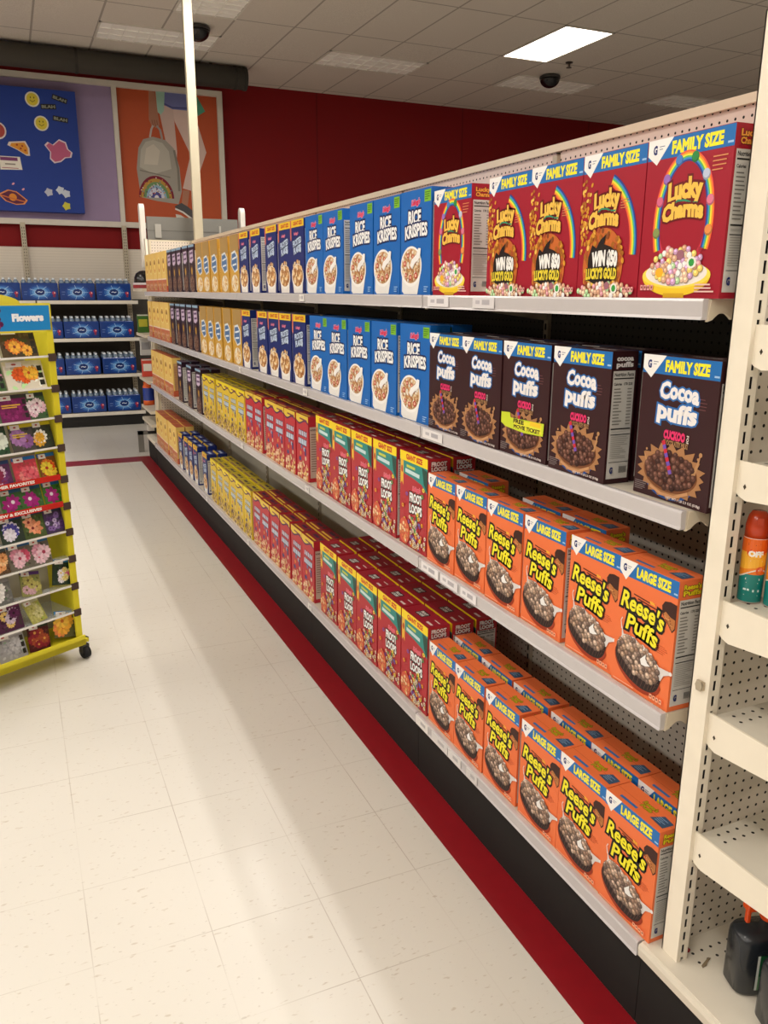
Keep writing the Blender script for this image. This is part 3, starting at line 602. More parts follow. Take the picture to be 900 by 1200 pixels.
    for x, y, q in ((.85, 4.10, -.28), (.71, 4.0, .06), (.84, 3.865, -.12)):
        c, s_ = math.cos(q), math.sin(q); a.pl([(x+i*c-j*s_, y+i*s_+j*c) for i, j in ((-.09, -.03), (.09, -.03), (.09, .03), (-.09, .03))], '#20201c'); a.text('BLAH', x, y, .15, .032, '#8a8c7c', .05, rot=q)
    def sticker(pts, edge, fill, k=.85):
        cx = sum(p[0] for p in pts)/len(pts); cy = sum(p[1] for p in pts)/len(pts); a.pl(pts, edge); a.pl([(cx+(x-cx)*k, cy+(y-cy)*k) for x, y in pts], fill)
    sticker([(.19, 3.52), (.21, 3.56), (.40, 3.58), (.44, 3.50), (.44, 3.41), (.40, 3.41), (.30, 3.47)], '#d8ccc0', '#d8902c', .8)
    for x, y in ((.30, 3.53), (.36, 3.52), (.39, 3.47), (.34, 3.49)): a.disc(x, y, .013, .012, '#a03820', 7)
    pk = [(.62, 3.55), (.66, 3.59), (.72, 3.56), (.80, 3.63), (.88, 3.60), (.90, 3.52), (.95, 3.48), (.93, 3.42), (.86, 3.41), (.80, 3.36), (.72, 3.34), (.67, 3.39), (.68, 3.47)]
    sticker(pk, '#d8c8d0', '#b85a7c', .88)
    sticker([(.08, 3.39), (.32, 3.39), (.335, 3.24), (.08, 3.23)], '#d8d2c8', '#e4ded2', .95); a.rect(.09, 3.34, .29, 3.38, '#7a3a6c'); a.strip([(.14, 3.30), (.26, 3.30)], .016, '#8a8278'); a.rect(.10, 3.25, .29, 3.258, '#a04a5c')
    sticker([(.02, 2.94), (.14, 3.0), (.24, 2.98), (.36, 2.88), (.32, 2.83), (.22, 2.82), (.10, 2.86)], '#d88a50', '#5a2240', .86); a.disc(.19, 2.91, .045, .045, '#d8862c', 14); a.strip([(.05, 2.93), (.2, 2.89), (.33, 2.86)], .014, '#c86a3c')
    a.disc(.10, 3.68, .095, .10, '#d8ccc8', 18); a.disc(.10, 3.68, .078, .082, '#a8443c', 18); a.disc(.08, 3.69, .03, .03, '#d8c8c8', 12)
    for x, y, c in ((.62, 2.99, '#b8bccc'), (.76, 3.02, '#c4ccd8'), (.83, 2.98, '#c4ccd8'), (.82, 2.83, '#c8c23c')): a.pl([(x+(.055 if i % 2 else .04)*math.cos(pi*i/5), y+(.055 if i % 2 else .04)*math.sin(pi*i/5)) for i in range(10)], c)
    for x, y in ((.21, 3.07), (.32, 3.01)): a.disc(x, y, .02, .012, '#e0a0b0', 6, .6)
    a.pl([(-.02, 3.93), (.05, 3.95), (.08, 3.90), (.02, 3.86)], '#c8d8d8')
    a.build('sticker_board', o)
wall_graphic()
# ------------------------------------------------------------------ back shelves with water
def back_unit():
    o = empty('wall_shelving', (0, 0, 0), label='wide wall shelving along the back wall holding blue water packs', cat='shelving')
    MB('slotted_board').box(-4.6, 3.4, 12.13, 12.17, 1.66, 2.32).build('upper_panel', o); MB('matte_paint', '#4a4641').box(-4.6, 3.4, 12.13, 12.17, 0, 1.66).build('lower_panel', o)
    for x in (-4.55, -3.33, -2.11, -.89, .27, 1.53):
        b = MB('painted_metal', '#b8ad98'); b.box(x-.03, x+.03, 12.08, 12.13, 0, 2.62)
        b.use('#2a2622')
        for k in range(60):
            for s in (-.012, .012): b.box(x+s-.004, x+s+.004, 12.078, 12.081, .3+k*.038, .3+k*.038+.022)
        b.build('upright', o)
    b = MB('painted_metal', '#161514'); b.box(-4.6, 1.55, 11.62, 12.12, 0, .15); b.build('kick_plate', o)
    return o
back_unit()
WS = {}
for lv, (z, nm) in enumerate(((1.645, 'top'), (1.165, 'second'), (.69, 'third'), (.185, 'bottom'))):
    for k, (xa, xb) in enumerate(((-2.11, -.89), (-.89, .32), (.33, 1.58))):
        if k == 0: continue
        o = empty('store_shelf', (0, 0, 0), label='%s cream shelf of the back wall unit, %s half' % (nm, ('left', 'right')[k-1]), cat='shelf', group='back wall shelves')
        MB('painted_metal', '#c8beac').box(xa+.004, xb-.004, 11.61, 12.08, z-.035, z).build('shelf_deck', o)
        MB('glossy_plastic', '#d8d2c6').box(xa+.004, xb-.004, 11.595, 11.61, z-.04, z+.004).build('price_rail', o)
def water_pack():
    o = empty('water_pack', (0, 0, 0)); Wp, Dp, H = .435, .29, .222
    b = MB('glossy_plastic', '#183a80'); n = 6
    b.box(-Wp/2, Wp/2, -Dp/2, Dp/2, .004, H); w_ = b.build('wrap', o, bevel=.012)
    a = Art('glossy_plastic'); a.setface(lambda u, v, h: (u, -Dp/2-h, v))
    r = random.Random(5)
    for k, c in enumerate(('#1f4590', '#3568b2', '#6298d2', '#a8cdec')): a.disc(0, .105, .15-.028*k, .095-.018*k, c, 20)
    a.disc(0, .108, .058, .040, '#16306e', 18); a.strip([(-.03, .106), (-.01, .114), (.012, .104), (.03, .112)], .009, '#d8e4f0')
    for k in range(7): t = 2*pi*k/7; a.strip([(.05*math.cos(t), .105+.04*math.sin(t)), (.13*math.cos(t), .105+.09*math.sin(t))], .005, '#a8cbe8')
    a.disc(.165, .095, .022, .022, '#a83048', 12); a.disc(.165, .060, .016, .016, '#7a2848', 10); a.disc(.172, .10, .008, .008, '#e0c8cc', 8)
    a.strip([(-.19, .11), (-.15, .11)], .01, '#5a78b0'); a.strip([(-.19, .08), (-.155, .08)], .008, '#5a78b0')
    a.build('label', o)
    bm = MB('bottle_plastic', '#8fa2b6'); bm.smooth = True
    bm.lathe([(.032, .215), (.033, .228), (.028, .245), (.014, .262), (.013, .270)], n=12)
    bm.smooth = False; bm.use('#dfe6ee', 'glossy_plastic'); bm.lathe([(.0155, .262), (.0155, .282)], n=12)
    me = bm.mesh('bottle')
    for i in range(6):
        for j in range(4):
            q = bpy.data.objects.new('bottle', me); C.objects.link(q); q.parent = o; q.location = (-Wp/2+.036+i*.0706, -Dp/2+.037+j*.0717, 0)
    return o
WP = water_pack(); used = False
for z, nm, xs in ((1.645, 'top', (-.06, .385, .835, 1.285)), (1.165, 'second', (.40, .845, 1.29)), (.69, 'third', (.375, .825, 1.285)), (.185, 'bottom', (.41, .86, 1.31))):
    for i, x in enumerate(xs):
        k = len(xs)-1-i; lab = 'blue shrink-wrapped water pack, %s shelf of the back wall, %s from the right' % (nm, ('first', 'second', 'third', 'fourth')[k])
        kw = dict(label=lab, cat='water pack', group='water packs on the back wall shelves')
        if not used: WP.location = (x, 11.78, z); tag(WP, **kw); used = True
        else: inst(WP, (x, 11.78+R0.uniform(-.01, .01), z), R0.uniform(-.02, .02), **kw)
# ------------------------------------------------------------------ long gondola
J = [1.26+1.235*k for k in range(7)]; YE = J[-1]; XB = 1.754; ZD = .245
SH = {'top': 1.768, 'second': 1.335, 'third': .862}
def gondola():
    o = empty('gondola_shelving', (1.754, 5.0, 0), label='long cream double-sided shelving unit holding all the cereal, with black kick plate', cat='shelving')
    def w(b, name): q = b.build(name); q.parent = o; q.matrix_parent_inverse = Matrix.Translation((-1.754, -5.0, 0)); return q
    for k in range(6):
        y0, y1 = J[k]+.012, J[k+1]-.012
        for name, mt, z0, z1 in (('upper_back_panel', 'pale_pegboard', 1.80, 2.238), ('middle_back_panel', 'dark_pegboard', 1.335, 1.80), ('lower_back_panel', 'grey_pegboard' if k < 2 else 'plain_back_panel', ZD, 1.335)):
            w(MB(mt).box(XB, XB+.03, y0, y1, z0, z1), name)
        w(MB('painted_metal', '#dccbb4').box(XB-.012, XB+.042, J[k], J[k+1], 2.238, 2.262), 'top_rail')
        b = MB('rubber', '#1b1a19'); b.box(1.262, 1.282, J[k]+.001, J[k+1]-.001, .002, ZD-.04); w(b, 'kick_plate')
    for y in J[1:]:
        b = MB('painted_metal', '#b3a895'); b.box(XB-.014, XB+.044, y-.013, y+.013, .0, 2.225)
        b.use('#1c1a18'); [b.box(XB-.0155, XB-.0138, y-.004, y+.004, .3+k*.0375, .3+k*.0375+.022) for k in range(51)]
        w(b, 'upright')
    w(MB('painted_metal', '#c9bfae').box(XB+.05, 2.256, J[0], YE, ZD-.04, ZD), 'rear_base_deck'); w(MB('rubber', '#1b1a19').box(2.226, 2.246, J[0], YE, .002, ZD-.04), 'rear_kick_plate')
def base_tags():
    for y, l, c, lb in ((2.44, .10, '#e6e2de', 'where orange meets red boxes'), (2.30, .12, '#d8d4d2', 'below the sixth orange box'), (2.19, .09, '#dcd8d6', 'between orange boxes five and six'), (2.07, .07, '#d2cecc', 'below the fifth orange box'), (3.72, .05, '#dedad6', 'where red boxes change'), (4.93, .045, '#dad6d2', 'where red meets yellow boxes'), (6.16, .05, '#d6d2ce', 'where yellow meets small navy boxes')):
        b = Art('printed_card'); b.col = lin(c); b.box(1.2455, 1.2475, y-l/2, y+l/2, ZD-.038, ZD-.004); b.setface(lambda u, v, h: (1.2455-h, u, v)); b.rect(y-l*.3, ZD-.024, y+l*.1, ZD-.012, '#b4b0b2'); tag(b.build('price_tag'), 'white price tag on the bottom shelf rail, '+lb, 'price tag', 'price tags on the cereal shelves')
def rail(b, y0, y1, z):
    b.prism([(1.262, z+.001), (1.250, z+.001), (1.2475, z-.004), (1.2495, z-.034), (1.246, z-.040), (1.262, z-.040)], 'y', y0, y1)
gondola(); base_tags()
for k in range(6):
    o = empty('base_shelf', (0, 0, 0), label='cream bottom shelf of the cereal aisle, %s section from the white post' % ORD[k], cat='shelf', group='cereal aisle shelves')
    MB('painted_metal', '#c9bfae').box(1.262, XB-.016, J[k]+.002, J[k+1]-.002, ZD-.04, ZD).build('shelf_deck', o)
    b = MB('glossy_plastic', '#c4bfc0'); rail(b, J[k]+.003, J[k+1]-.003, ZD); b.build('price_rail', o)
def gshelf(k, nm, z):
    o = empty('store_shelf', (1.5, (J[k]+J[k+1])/2, z), 0, label='cream %s shelf of the cereal aisle, %s section from the white post' % (nm, ORD[k]), cat='shelf', group='cereal aisle shelves')
    T = Matrix.Translation((-1.5, -(J[k]+J[k+1])/2, -z))
    def w(b, name): q = b.build(name); q.parent = o; q.matrix_parent_inverse = T; return q
    y0, y1 = J[k]+.003, J[k+1]-.003
    b = MB('painted_metal', '#cdc3b2'); b.box(1.262, XB-.016, y0, y1, z-.014, z); b.box(1.262, 1.275, y0, y1, z-.036, z-.014); b.box(1.35, 1.37, y0, y1, z-.03, z-.014); w(b, 'shelf_deck')
    b = MB('glossy_plastic', '#c4bfc0'); rail(b, y0, y1, z); w(b, 'price_rail')
    for y, s in ((y0, 1), (y1, -1)):
        b = MB('painted_metal', '#d8ccb6'); n = 8
        pts = [(1.268, z-.001), (1.262, z-.044)]+[(1.275+.05*i/n, z-.040+.014*math.sin(pi*i/n)) for i in range(n+1)]+[(1.40, z-.040), (XB-.016, z-.085), (XB-.016, z-.001)]
        b.prism(pts, 'y', min(y, y+s*.004)-(.002 if s > 0 else 0), max(y, y+s*.004)); w(b, 'bracket')
    return o
for nm in SH:
    for k in range(6): gshelf(k, nm, SH[nm])
# tags on the shelf rails
for nm, y, l, c, lb in (('third', 2.40, .13, '#e9e5e6', 'left end of the orange boxes'), ('third', 2.26, .12, '#e4e0e2', 'below the fifth orange box'), ('third', 2.13, .10, '#e6e2e4', 'below the fourth orange box'), ('third', 3.72, .06, '#dedad6', 'where the red boxes change'),
                    ('third', 4.97, .05, '#dedad6', 'under the yellow boxes'), ('second', 2.40, .14, '#e4e0e0', 'where chocolate meets blue boxes'), ('second', 3.72, .06, '#dedad6', 'where blue meets navy boxes'), ('second', 4.95, .05, '#dad6d2', 'where navy meets golden boxes'),
                    ('top', 2.38, .14, '#e6e2e4', 'below the far rainbow box'), ('top', 3.74, .07, '#e2deda', 'where blue meets navy boxes'), ('top', 2.10, .12, '#dcd8da', 'below the prize boxes')):
    z = SH[nm]; b = Art('printed_card'); b.col = lin(c); b.box(-.002, 0, -l/2, l/2, -.034, -.003); b.setface(lambda u, v, h: (-.002-h, u, v)); b.rect(-l*.3, -.024, l*.05, -.010, '#b0acb2'); b.rect(l*.15, -.022, l*.35, -.012, '#bab6bc')
    tag(b.build('price_tag', loc=(1.2465, y, z)), 'white price tag on the %s shelf rail, %s' % (nm, lb), 'price tag', 'price tags on the cereal shelves')
# ------------------------------------------------------------------ cereal boxes
DESC = {'R': 'orange peanut puffs box', 'CP': 'dark brown chocolate puffs box', 'CF': 'dark brown puffs box with yellow ticket banner', 'LC': 'red box with rainbow arch', 'LW': 'red box with prize lettering',
        'RK': 'bright blue crisped rice box', 'FF': 'navy frosted flakes box', 'G': 'golden tan cereal box', 'P': 'dark plum cereal box', 'C': 'yellow and rust oat cereal box',
        'FL': 'red fruit rings box', 'FP': 'red box with purple wave', 'Y': 'yellow box with purple wave', 'F': 'small navy flakes box'}
def NR(i): return 'nearest' if i == 0 else ORD[i]+' nearest'
ROWS = {
 'top': [('LC', 1.243), ('LW', 1.482), ('LW', 1.698), ('LW', 1.914), ('LC', 2.225, 0, .0), ('RK', 2.475), ('RK', 2.720), ('RK', 2.960), ('RK', 3.275), ('RK', 3.508),
   ('FF', 3.765), ('FF', 3.972), ('FF', 4.195), ('FF', 4.494), ('FF', 4.740), ('G', 4.975), ('G', 5.235), ('G', 5.52), ('G', 5.765), ('G', 5.99),
   ('P', 6.26), ('P', 6.49), ('P', 6.77), ('P', 6.99), ('P', 7.20), ('C', 7.46), ('C', 7.70), ('C', 7.94), ('C', 8.18), ('C', 8.42)],
 'second': [('CP', 1.229, .014), ('CP', 1.530, -.012), ('CF', 1.775, -.008), ('CP', 2.005, -.012), ('CP', 2.240, -.004), ('RK', 2.480), ('RK', 2.735), ('RK', 2.985), ('RK', 3.228), ('RK', 3.47),
   ('FF', 3.765), ('FF', 3.985), ('FF', 4.200), ('FF', 4.410), ('FF', 4.75), ('G', 4.965), ('G', 5.22), ('G', 5.48), ('G', 5.715), ('G', 5.96),
   ('P', 6.22), ('P', 6.46), ('P', 6.71), ('P', 6.96), ('P', 7.20), ('C', 7.46), ('C', 7.70), ('C', 7.94), ('C', 8.18), ('C', 8.42)],
 'third': [('R', 1.265), ('R', 1.463), ('R', 1.677), ('R', 1.875), ('R', 2.078), ('R', 2.272), ('FL', 2.480), ('FL', 2.735), ('FL', 2.965), ('FL', 3.195), ('FL', 3.425),
   ('FP', 3.765), ('FP', 3.955), ('FP', 4.145), ('FP', 4.335), ('FP', 4.58), ('FP', 4.77), ('Y', 4.965), ('Y', 5.16), ('Y', 5.355), ('Y', 5.55), ('Y', 5.79), ('Y', 5.985),
   ('P', 6.26), ('P', 6.60), ('P', 7.02), ('C', 7.46), ('C', 7.70), ('C', 7.94), ('C', 8.18), ('C', 8.42)],
 'bottom': [('R', 1.247), ('R', 1.442), ('R', 1.636), ('R', 1.845), ('R', 2.046), ('R', 2.243), ('FL', 2.452), ('FL', 2.680), ('FL', 2.908), ('FL', 3.140), ('FL', 3.385),
   ('FP', 3.705), ('FP', 3.893), ('FP', 4.10), ('FP', 4.30), ('FP', 4.49), ('FP', 4.68), ('Y', 4.895), ('Y', 5.09), ('Y', 5.285), ('Y', 5.48), ('Y', 5.675), ('Y', 5.87),
   ('F', 6.20), ('F', 6.55), ('F', 6.75), ('F', 6.95), ('F', 7.20), ('C', 7.46), ('C', 7.70), ('C', 7.94), ('C', 8.18), ('C', 8.42)]}
def place(kind, yn, xf, z, rz, label, shelf, row):
    me, Wd, H, D = BOX[kind]; q = .91 if kind == 'LW' else 1; Wd *= q
    o = bpy.data.objects.new('cereal_box', me); o.scale = (q, 1, 1); C.objects.link(o); o.location = (xf, yn+Wd/2, z); o.rotation_euler = (0, 0, -pi/2+rz)
    tag(o, label, 'cereal box', '%s on the %s shelf' % (DESC[kind].replace(' box', ' boxes', 1), shelf))
for shelf, lst in ROWS.items():
    z = (ZD if shelf == 'bottom' else SH[shelf])+.001; cnt = {}
    prev_end = 0
    for t in lst:
        kind, yn = t[0], t[1]; dx = t[2] if len(t) > 2 else R0.uniform(-.002, .004); Wd, D = BOX[kind][1]*(.91 if kind == 'LW' else 1), BOX[kind][3]
        yn = max(yn, prev_end+.0015); prev_end = yn+Wd
        cnt[kind] = cnt.get(kind, 0)+1; i = cnt[kind]-1
        xf = 1.268+dx; place(kind, yn, xf, z, R0.uniform(-.006, .006), '%s, front row, %s shelf, %s of its kind' % (DESC[kind], shelf, NR(i)) if kind != 'CF' else 'dark brown chocolate puffs box with yellow ticket banner on the second shelf', shelf, 0)
        back = {'top': ('RK',), 'second': ('RK', 'CP', 'CF', 'FF'), 'third': ('FL', 'FP', 'Y', 'P'), 'bottom': ('R', 'FL', 'FP', 'Y', 'F', 'C')}[shelf]
        kb = 'CP' if kind == 'CF' else kind
        if (kb in back and not (shelf == 'second' and yn < 1.45)) or (shelf == 'third' and kind == 'R' and i in (2, 3, 5)):
            off = .105 if kind in ('R',) else D+.012
            cbk = round((yn-1.5)/.235)
            lab = '%s, back row, %s shelf, %s of its kind there' % (DESC[kb], shelf, NR(i))
            if shelf == 'second' and kb == 'CP':
                lab = '%s, back row, second shelf, %s of its kind there' % (DESC[kb], NR(cbk))
            yb = yn+(-.03 if (shelf == 'third' and kind == 'R') else .003)
            place(kb, yb, xf+off, z, R0.uniform(-.004, .004), lab, shelf, 1)
            if kind in ('FL',) and shelf == 'bottom':
                place(kb, yn+.003, xf+2*off, z, 0, '%s, third row from front, %s shelf, %s of its kind there' % (DESC[kb], shelf, NR(i)), shelf, 2)

# ------------------------------------------------------------------ near end display facing the camera
def endcap(y0, sgn, zs, nm, lab):
    """uprights at y0, shelves reach out along sgn*y; x from 1.29 to 2.25"""
    o = empty('endcap_fixture', (0, 0, 0), label=lab, cat='shelving')
    def Y(a, b): return (min(y0+sgn*a, y0+sgn*b), max(y0+sgn*a, y0+sgn*b))
    for x in (1.289, 2.22):
        b = MB('painted_metal', '#efe6d4'); ya, yb = Y(0, .05); yc = yb if sgn > 0 else ya; yi = yc-sgn*.006
        # hollow slotted post: three plain sides, a slotted face, and the dark inside
        b.box(x, x+.003, ya, yb, ZD, 2.268); b.box(x+.029, x+.032, ya, yb, ZD, 2.268); (b.box(x, x+.032, ya, ya+.003, ZD, 2.268) if sgn > 0 else b.box(x, x+.032, yb-.003, yb, ZD, 2.268))
        fa, fb = (yc-.002, yc) if sgn > 0 else (yc, yc+.002)
        b.box(x+.003, x+.012, fa, fb, ZD, 2.268); b.box(x+.020, x+.029, fa, fb, ZD, 2.268); z = ZD+.01
        while z < 2.25: b.box(x+.012, x+.020, fa, fb, z, z+.012); z += .036
        b.box(x, x+.032, ya, yb, 2.266, 2.268)
        b.use('#15120f'); b.box(x+.004, x+.028, min(yi, yi-sgn*.002), max(yi, yi-sgn*.002), ZD, 2.26)
        b.build('post', o)
    ya, yb = Y(-.012, .004)
    MB('cream_pegboard').box(1.345, 2.19, ya, yb, ZD, 2.25).build('back_panel', o)
    ya, yb = Y(-.012, .022); b = MB('painted_metal', '#cfc6ac'); b.box(1.323, 1.345, ya, yb, ZD, 2.25); b.box(2.19, 2.218, ya, yb, ZD, 2.25); b.box(1.323, 2.218, ya, yb, 2.25, 2.262); b.build('panel_frame', o)
    ya, yb = Y(-.034 if sgn < 0 else -.02, .52); b = MB('painted_metal', '#dcd4c4'); b.box(1.258, 2.26, ya, yb, ZD-.004, ZD)
    b.prism([(1.262, ZD), (1.250, ZD-.004), (1.2475, ZD-.014), (1.250, ZD-.036), (1.256, ZD-.042), (1.262, ZD-.042)], 'y', ya, yb); b.prism([(2.256, ZD), (2.256, ZD-.042), (2.262, ZD-.042), (2.27, ZD-.02), (2.262, ZD)], 'y', ya, yb)
    ye = yb if sgn > 0 else ya; b.box(1.25, 2.268, min(ye, ye+sgn*.012), max(ye, ye+sgn*.012), ZD-.042, ZD)
    b.use('#1a1714')
    for k, yy in enumerate((.045, .072)):
        for i in range(30):
            x = 1.345+i*.028-k*.006; q = y0+sgn*yy
            b.poly([(x+.004*math.cos(t), q+.004*math.sin(t), ZD+.0004) for t in [2*pi*j/8 for j in range(8)]])
    b.build('base_deck', o)
    b = MB('rubber', '#1b1a19'); b.box(1.262, 2.25, ya, yb, .002, ZD-.042); b.build('kick_plate', o)
    return o
endcap(1.225, -1, (), '', 'cream slotted end display beside the cereal, with pegboard and tall post')
b = Art('printed_card', '#e4ddd0'); b.box(1.325, 1.46, 1.196, 1.199, 2.075, 2.255); b.setface(lambda u, v, h: (u, 1.196-h, v)); r = random.Random(4)
for k in range(9): b.rect(1.335, 2.16+k*.009, 1.335+r.uniform(.05, .11), 2.164+k*.009, '#8a8478')
for k in range(22): b.rect(1.335+k*.0045, 2.095, 1.337+k*.0045, 2.145, '#22201e')
tag(b.build('shelf_label'), 'white printed label with barcode at the top of the near post', 'label')
def eshelf(z, hh, k, o=None):
    o = empty('store_shelf', (0, 0, 0), label='empty-looking cream shelf of the near end display, %s from the top' % ('first', 'second', 'third', 'fourth', 'fifth')[k] if k != 2 else 'cream shelf of the near end display holding orange and teal spray cans', cat='shelf', group='near end display shelves')
    b = MB('painted_metal', '#d6cfc0'); b.box(1.306, 2.20, .78, 1.17, z-.010, z-.006); b.box(1.306, 2.20, .772, .78, z-.035, z-.004)
    b.use('#1a1714')
    for j, yy in enumerate((1.150, 1.125)):
        for i in range(30):
            x = 1.345+i*.028-j*.006; b.poly([(x+.004*math.cos(t), yy+.004*math.sin(t), z-.0055) for t in [2*pi*q/8 for q in range(8)]])
    b.build('shelf_deck', o)
    for x in (1.300, 2.20):
        b = MB('painted_metal', '#ede4d2'); b.prism([(1.176, z), (1.176, z-hh+.012), (1.168, z-hh+.006), (1.150, z-hh), (.80, z-.05), (.772, z-.042), (.772, z)], 'x', x, x+.005)
        b.use('#8c8478', 'brushed_steel')
        for dz in (.014, .050): b.prism([(1.176, z-dz), (1.192, z-dz-.003), (1.192, z-dz-.020), (1.184, z-dz-.020), (1.182, z-dz-.012), (1.176, z-dz-.012)], 'x', x, x+.005)
        b.use('#4a4236'); s_ = -1 if x < 2 else 1; xx = x-.0004 if x < 2 else x+.0054; b.poly([(xx, 1.155, z-.044), (xx, 1.159, z-.050), (xx, 1.155, z-.056), (xx, 1.151, z-.050)])
        b.build('bracket', o)
for k, (z, hh) in enumerate(((1.722, .085), (1.458, .078), (1.160, .088), (.900, .084), (.602, .085))): eshelf(z, hh, k)
# spray cans
def can(x, y, z, rz, lab):
    o = empty('spray_can', (x, y, z), rz, label=lab, cat='spray can', group='insect spray cans'); R = .0243
    b = MB('glossy_plastic'); b.smooth = True; n = 28
    b.lathe([(R*.96, 0), (R, .003), (R, .062), (R, .063), (R, .140)], n=n, cols=['#b8b4ae', '#17807a', '#17807a', '#ea7a1e']); b.build('body', o)
    a = Art('glossy_plastic'); a.setface(lambda u, v, h: ((R+h)*math.sin(u/R), -(R+h)*math.cos(u/R), v))
    def band(v0, v1, c, u0=-.05, u1=.05):
        a.h += .00004; a.col = lin(c)
        for i in range(14):
            p = u0+(u1-u0)*i/14; q = u0+(u1-u0)*(i+1)/14; b_ = len(a.v); f0 = v0(p) if callable(v0) else v0; f1 = v0(q) if callable(v0) else v0
            a.v += [a.fn(p, f0, a.h), a.fn(q, f1, a.h), a.fn(q, v1, a.h), a.fn(p, v1, a.h)]; a.face(range(b_, b_+4))
    band(lambda u: .062+.010*math.sin(u*60+1), .14, '#f0e6d8'); band(lambda u: .065+.010*math.sin(u*60+1), .139, '#f08a22'); band(lambda u: .078+.006*math.sin(u*40), .112, '#f6b436'); band(.110, .139, '#e8661c')
    a.disc(0, .108, .019, .011, '#d03a20', 20); a.text('OFF', -.001, .108, .027, .011, '#f4f0ea', .07)
    a.rect(-.018, .129, .006, .1305, '#6a3010'); a.rect(-.018, .126, -.002, .1272, '#6a3010'); a.rect(-.010, .0915, .014, .0935, '#f4dcae')
    a.disc(.010, .072, .008, .009, '#e0582c', 12); a.disc(.012, .075, .004, .004, '#f09070', 8)
    a.strip([(-.016, .053), (.012, .053)], .004, '#dff0ee'); a.strip([(-.014, .045), (.010, .045)], .0016, '#9fd0cc'); a.strip([(-.018, .030), (-.006, .030)], .004, '#cfe8e6'); a.strip([(.000, .028), (.014, .028)], .005, '#cfe8e6'); a.strip([(-.016, .018), (.012, .018)], .0018, '#9fd0cc')
    a.build('printed_label', o)
    b = MB('glossy_plastic', '#c4401c'); b.smooth = True; b.lathe([(R*.97, .140), (R*.97, .165), (R*.80, .185), (R*.55, .194)], n=n)
    b.smooth = False; b.box(-.006, .006, -R*.92, -R*.5, .160, .184); b.build('cap', o)
    return o
ZC = 1.160-.005
can(1.364, 1.167, ZC, -.68, 'orange and teal insect spray can, left one of the two')
can(1.388, 1.120, ZC, -.68, 'orange and teal insect spray can cut off by the right edge')
def jug(x, y, z, rz, lab):
    o = empty('spray_bottle', (x, y, z), rz, label=lab, cat='bottle', group='dark insect spray bottles')
    b = MB('glossy_plastic', '#22262b'); b.smooth = True; n = 28
    prof = [(.90, 0), (1, .008), (1, .125), (.98, .140), (.90, .150), (.5, .156), (.24, .160), (.22, .178)]; rings = []
    for k, zz in prof:
        base = len(b.v)
        for i in range(n):
            t = 2*pi*i/n; c, s_ = math.cos(t), math.sin(t); e = .45
            b.v.append((.078*k*math.copysign(abs(c)**e, c), .040*k*math.copysign(abs(s_)**e, s_), zz))
        rings.append(base)
    for p_, q_ in zip(rings, rings[1:]):
        for i in range(n): b.face((p_+i, p_+(i+1) % n, q_+(i+1) % n, q_+i))
    b.face([rings[0]+i for i in range(n)][::-1]); b.face([rings[-1]+i for i in range(n)]); b.build('body', o)
    a = Art('glossy_plastic'); a.setface(lambda u, v, h: (u, -.0405-h, v)); a.rect(-.040, .020, .056, .112, '#1f5a34'); a.rect(-.040, .020, -.034, .112, '#d8dcd6')
    a.rect(-.034, .020, .056, .056, '#5d8a5e'); a.disc(.002, .094, .026, .011, '#b83028', 20); a.text('OFF', .002, .094, .034, .012, '#f0ece6', .06)
    a.strip([(-.028, .080), (.030, .080)], .003, '#9fc0a4'); a.build('printed_label', o)
    b = MB('glossy_plastic', '#e2501a'); b.lathe([(.020, .176), (.020, .200), (.014, .206)], n=16); b.box(-.060, .030, -.012, .012, .204, .224); b.box(-.056, -.046, -.006, .006, .170, .206); b.build('trigger', o, bevel=.003)
    return o
jug(1.424, 1.055, ZD+.001, -.30, 'dark grey insect spray bottle with green label, the one further back')
jug(1.404, .945, ZD+.001, -.30, 'dark grey insect spray bottle with green label cut off at bottom right corner')
b = MB('rubber', '#8e1f1c'); b.prism([(-.008, 0), (.006, 0), (.009, .006), (.002, .012), (-.007, .009)], 'y', -.006, .006)
tag(b.build('plastic_clip', loc=(1.335, 1.193, ZD+.0006)), 'tiny red plastic scrap at the foot of the near post', 'clip')
b = MB('matte_paint', '#8d7c62'); b.prism([(-.018, .002), (-.004, .004), (.004, .010), (.020, .016), (.016, .020), (.0, .014), (-.016, .008)], 'z', 0, .002)
tag(b.build('debris', loc=(1.352, 1.135, ZD+.0008)), 'brown bit of litter on the near bottom deck', 'litter')
b = MB('brushed_steel', '#b8ac98'); b.box(-.006, 0, -.010, .010, -.010, .010); b.prism([(-.006, -.012), (.006, -.012), (.010, 0), (.006, .012), (-.006, .012), (-.010, 0)], 'x', -.010, -.004)
tag(b.build('cable_clip', loc=(1.2885, 1.195, .96), bevel=.001), 'small metal clip on the left side of the near post', 'clip')
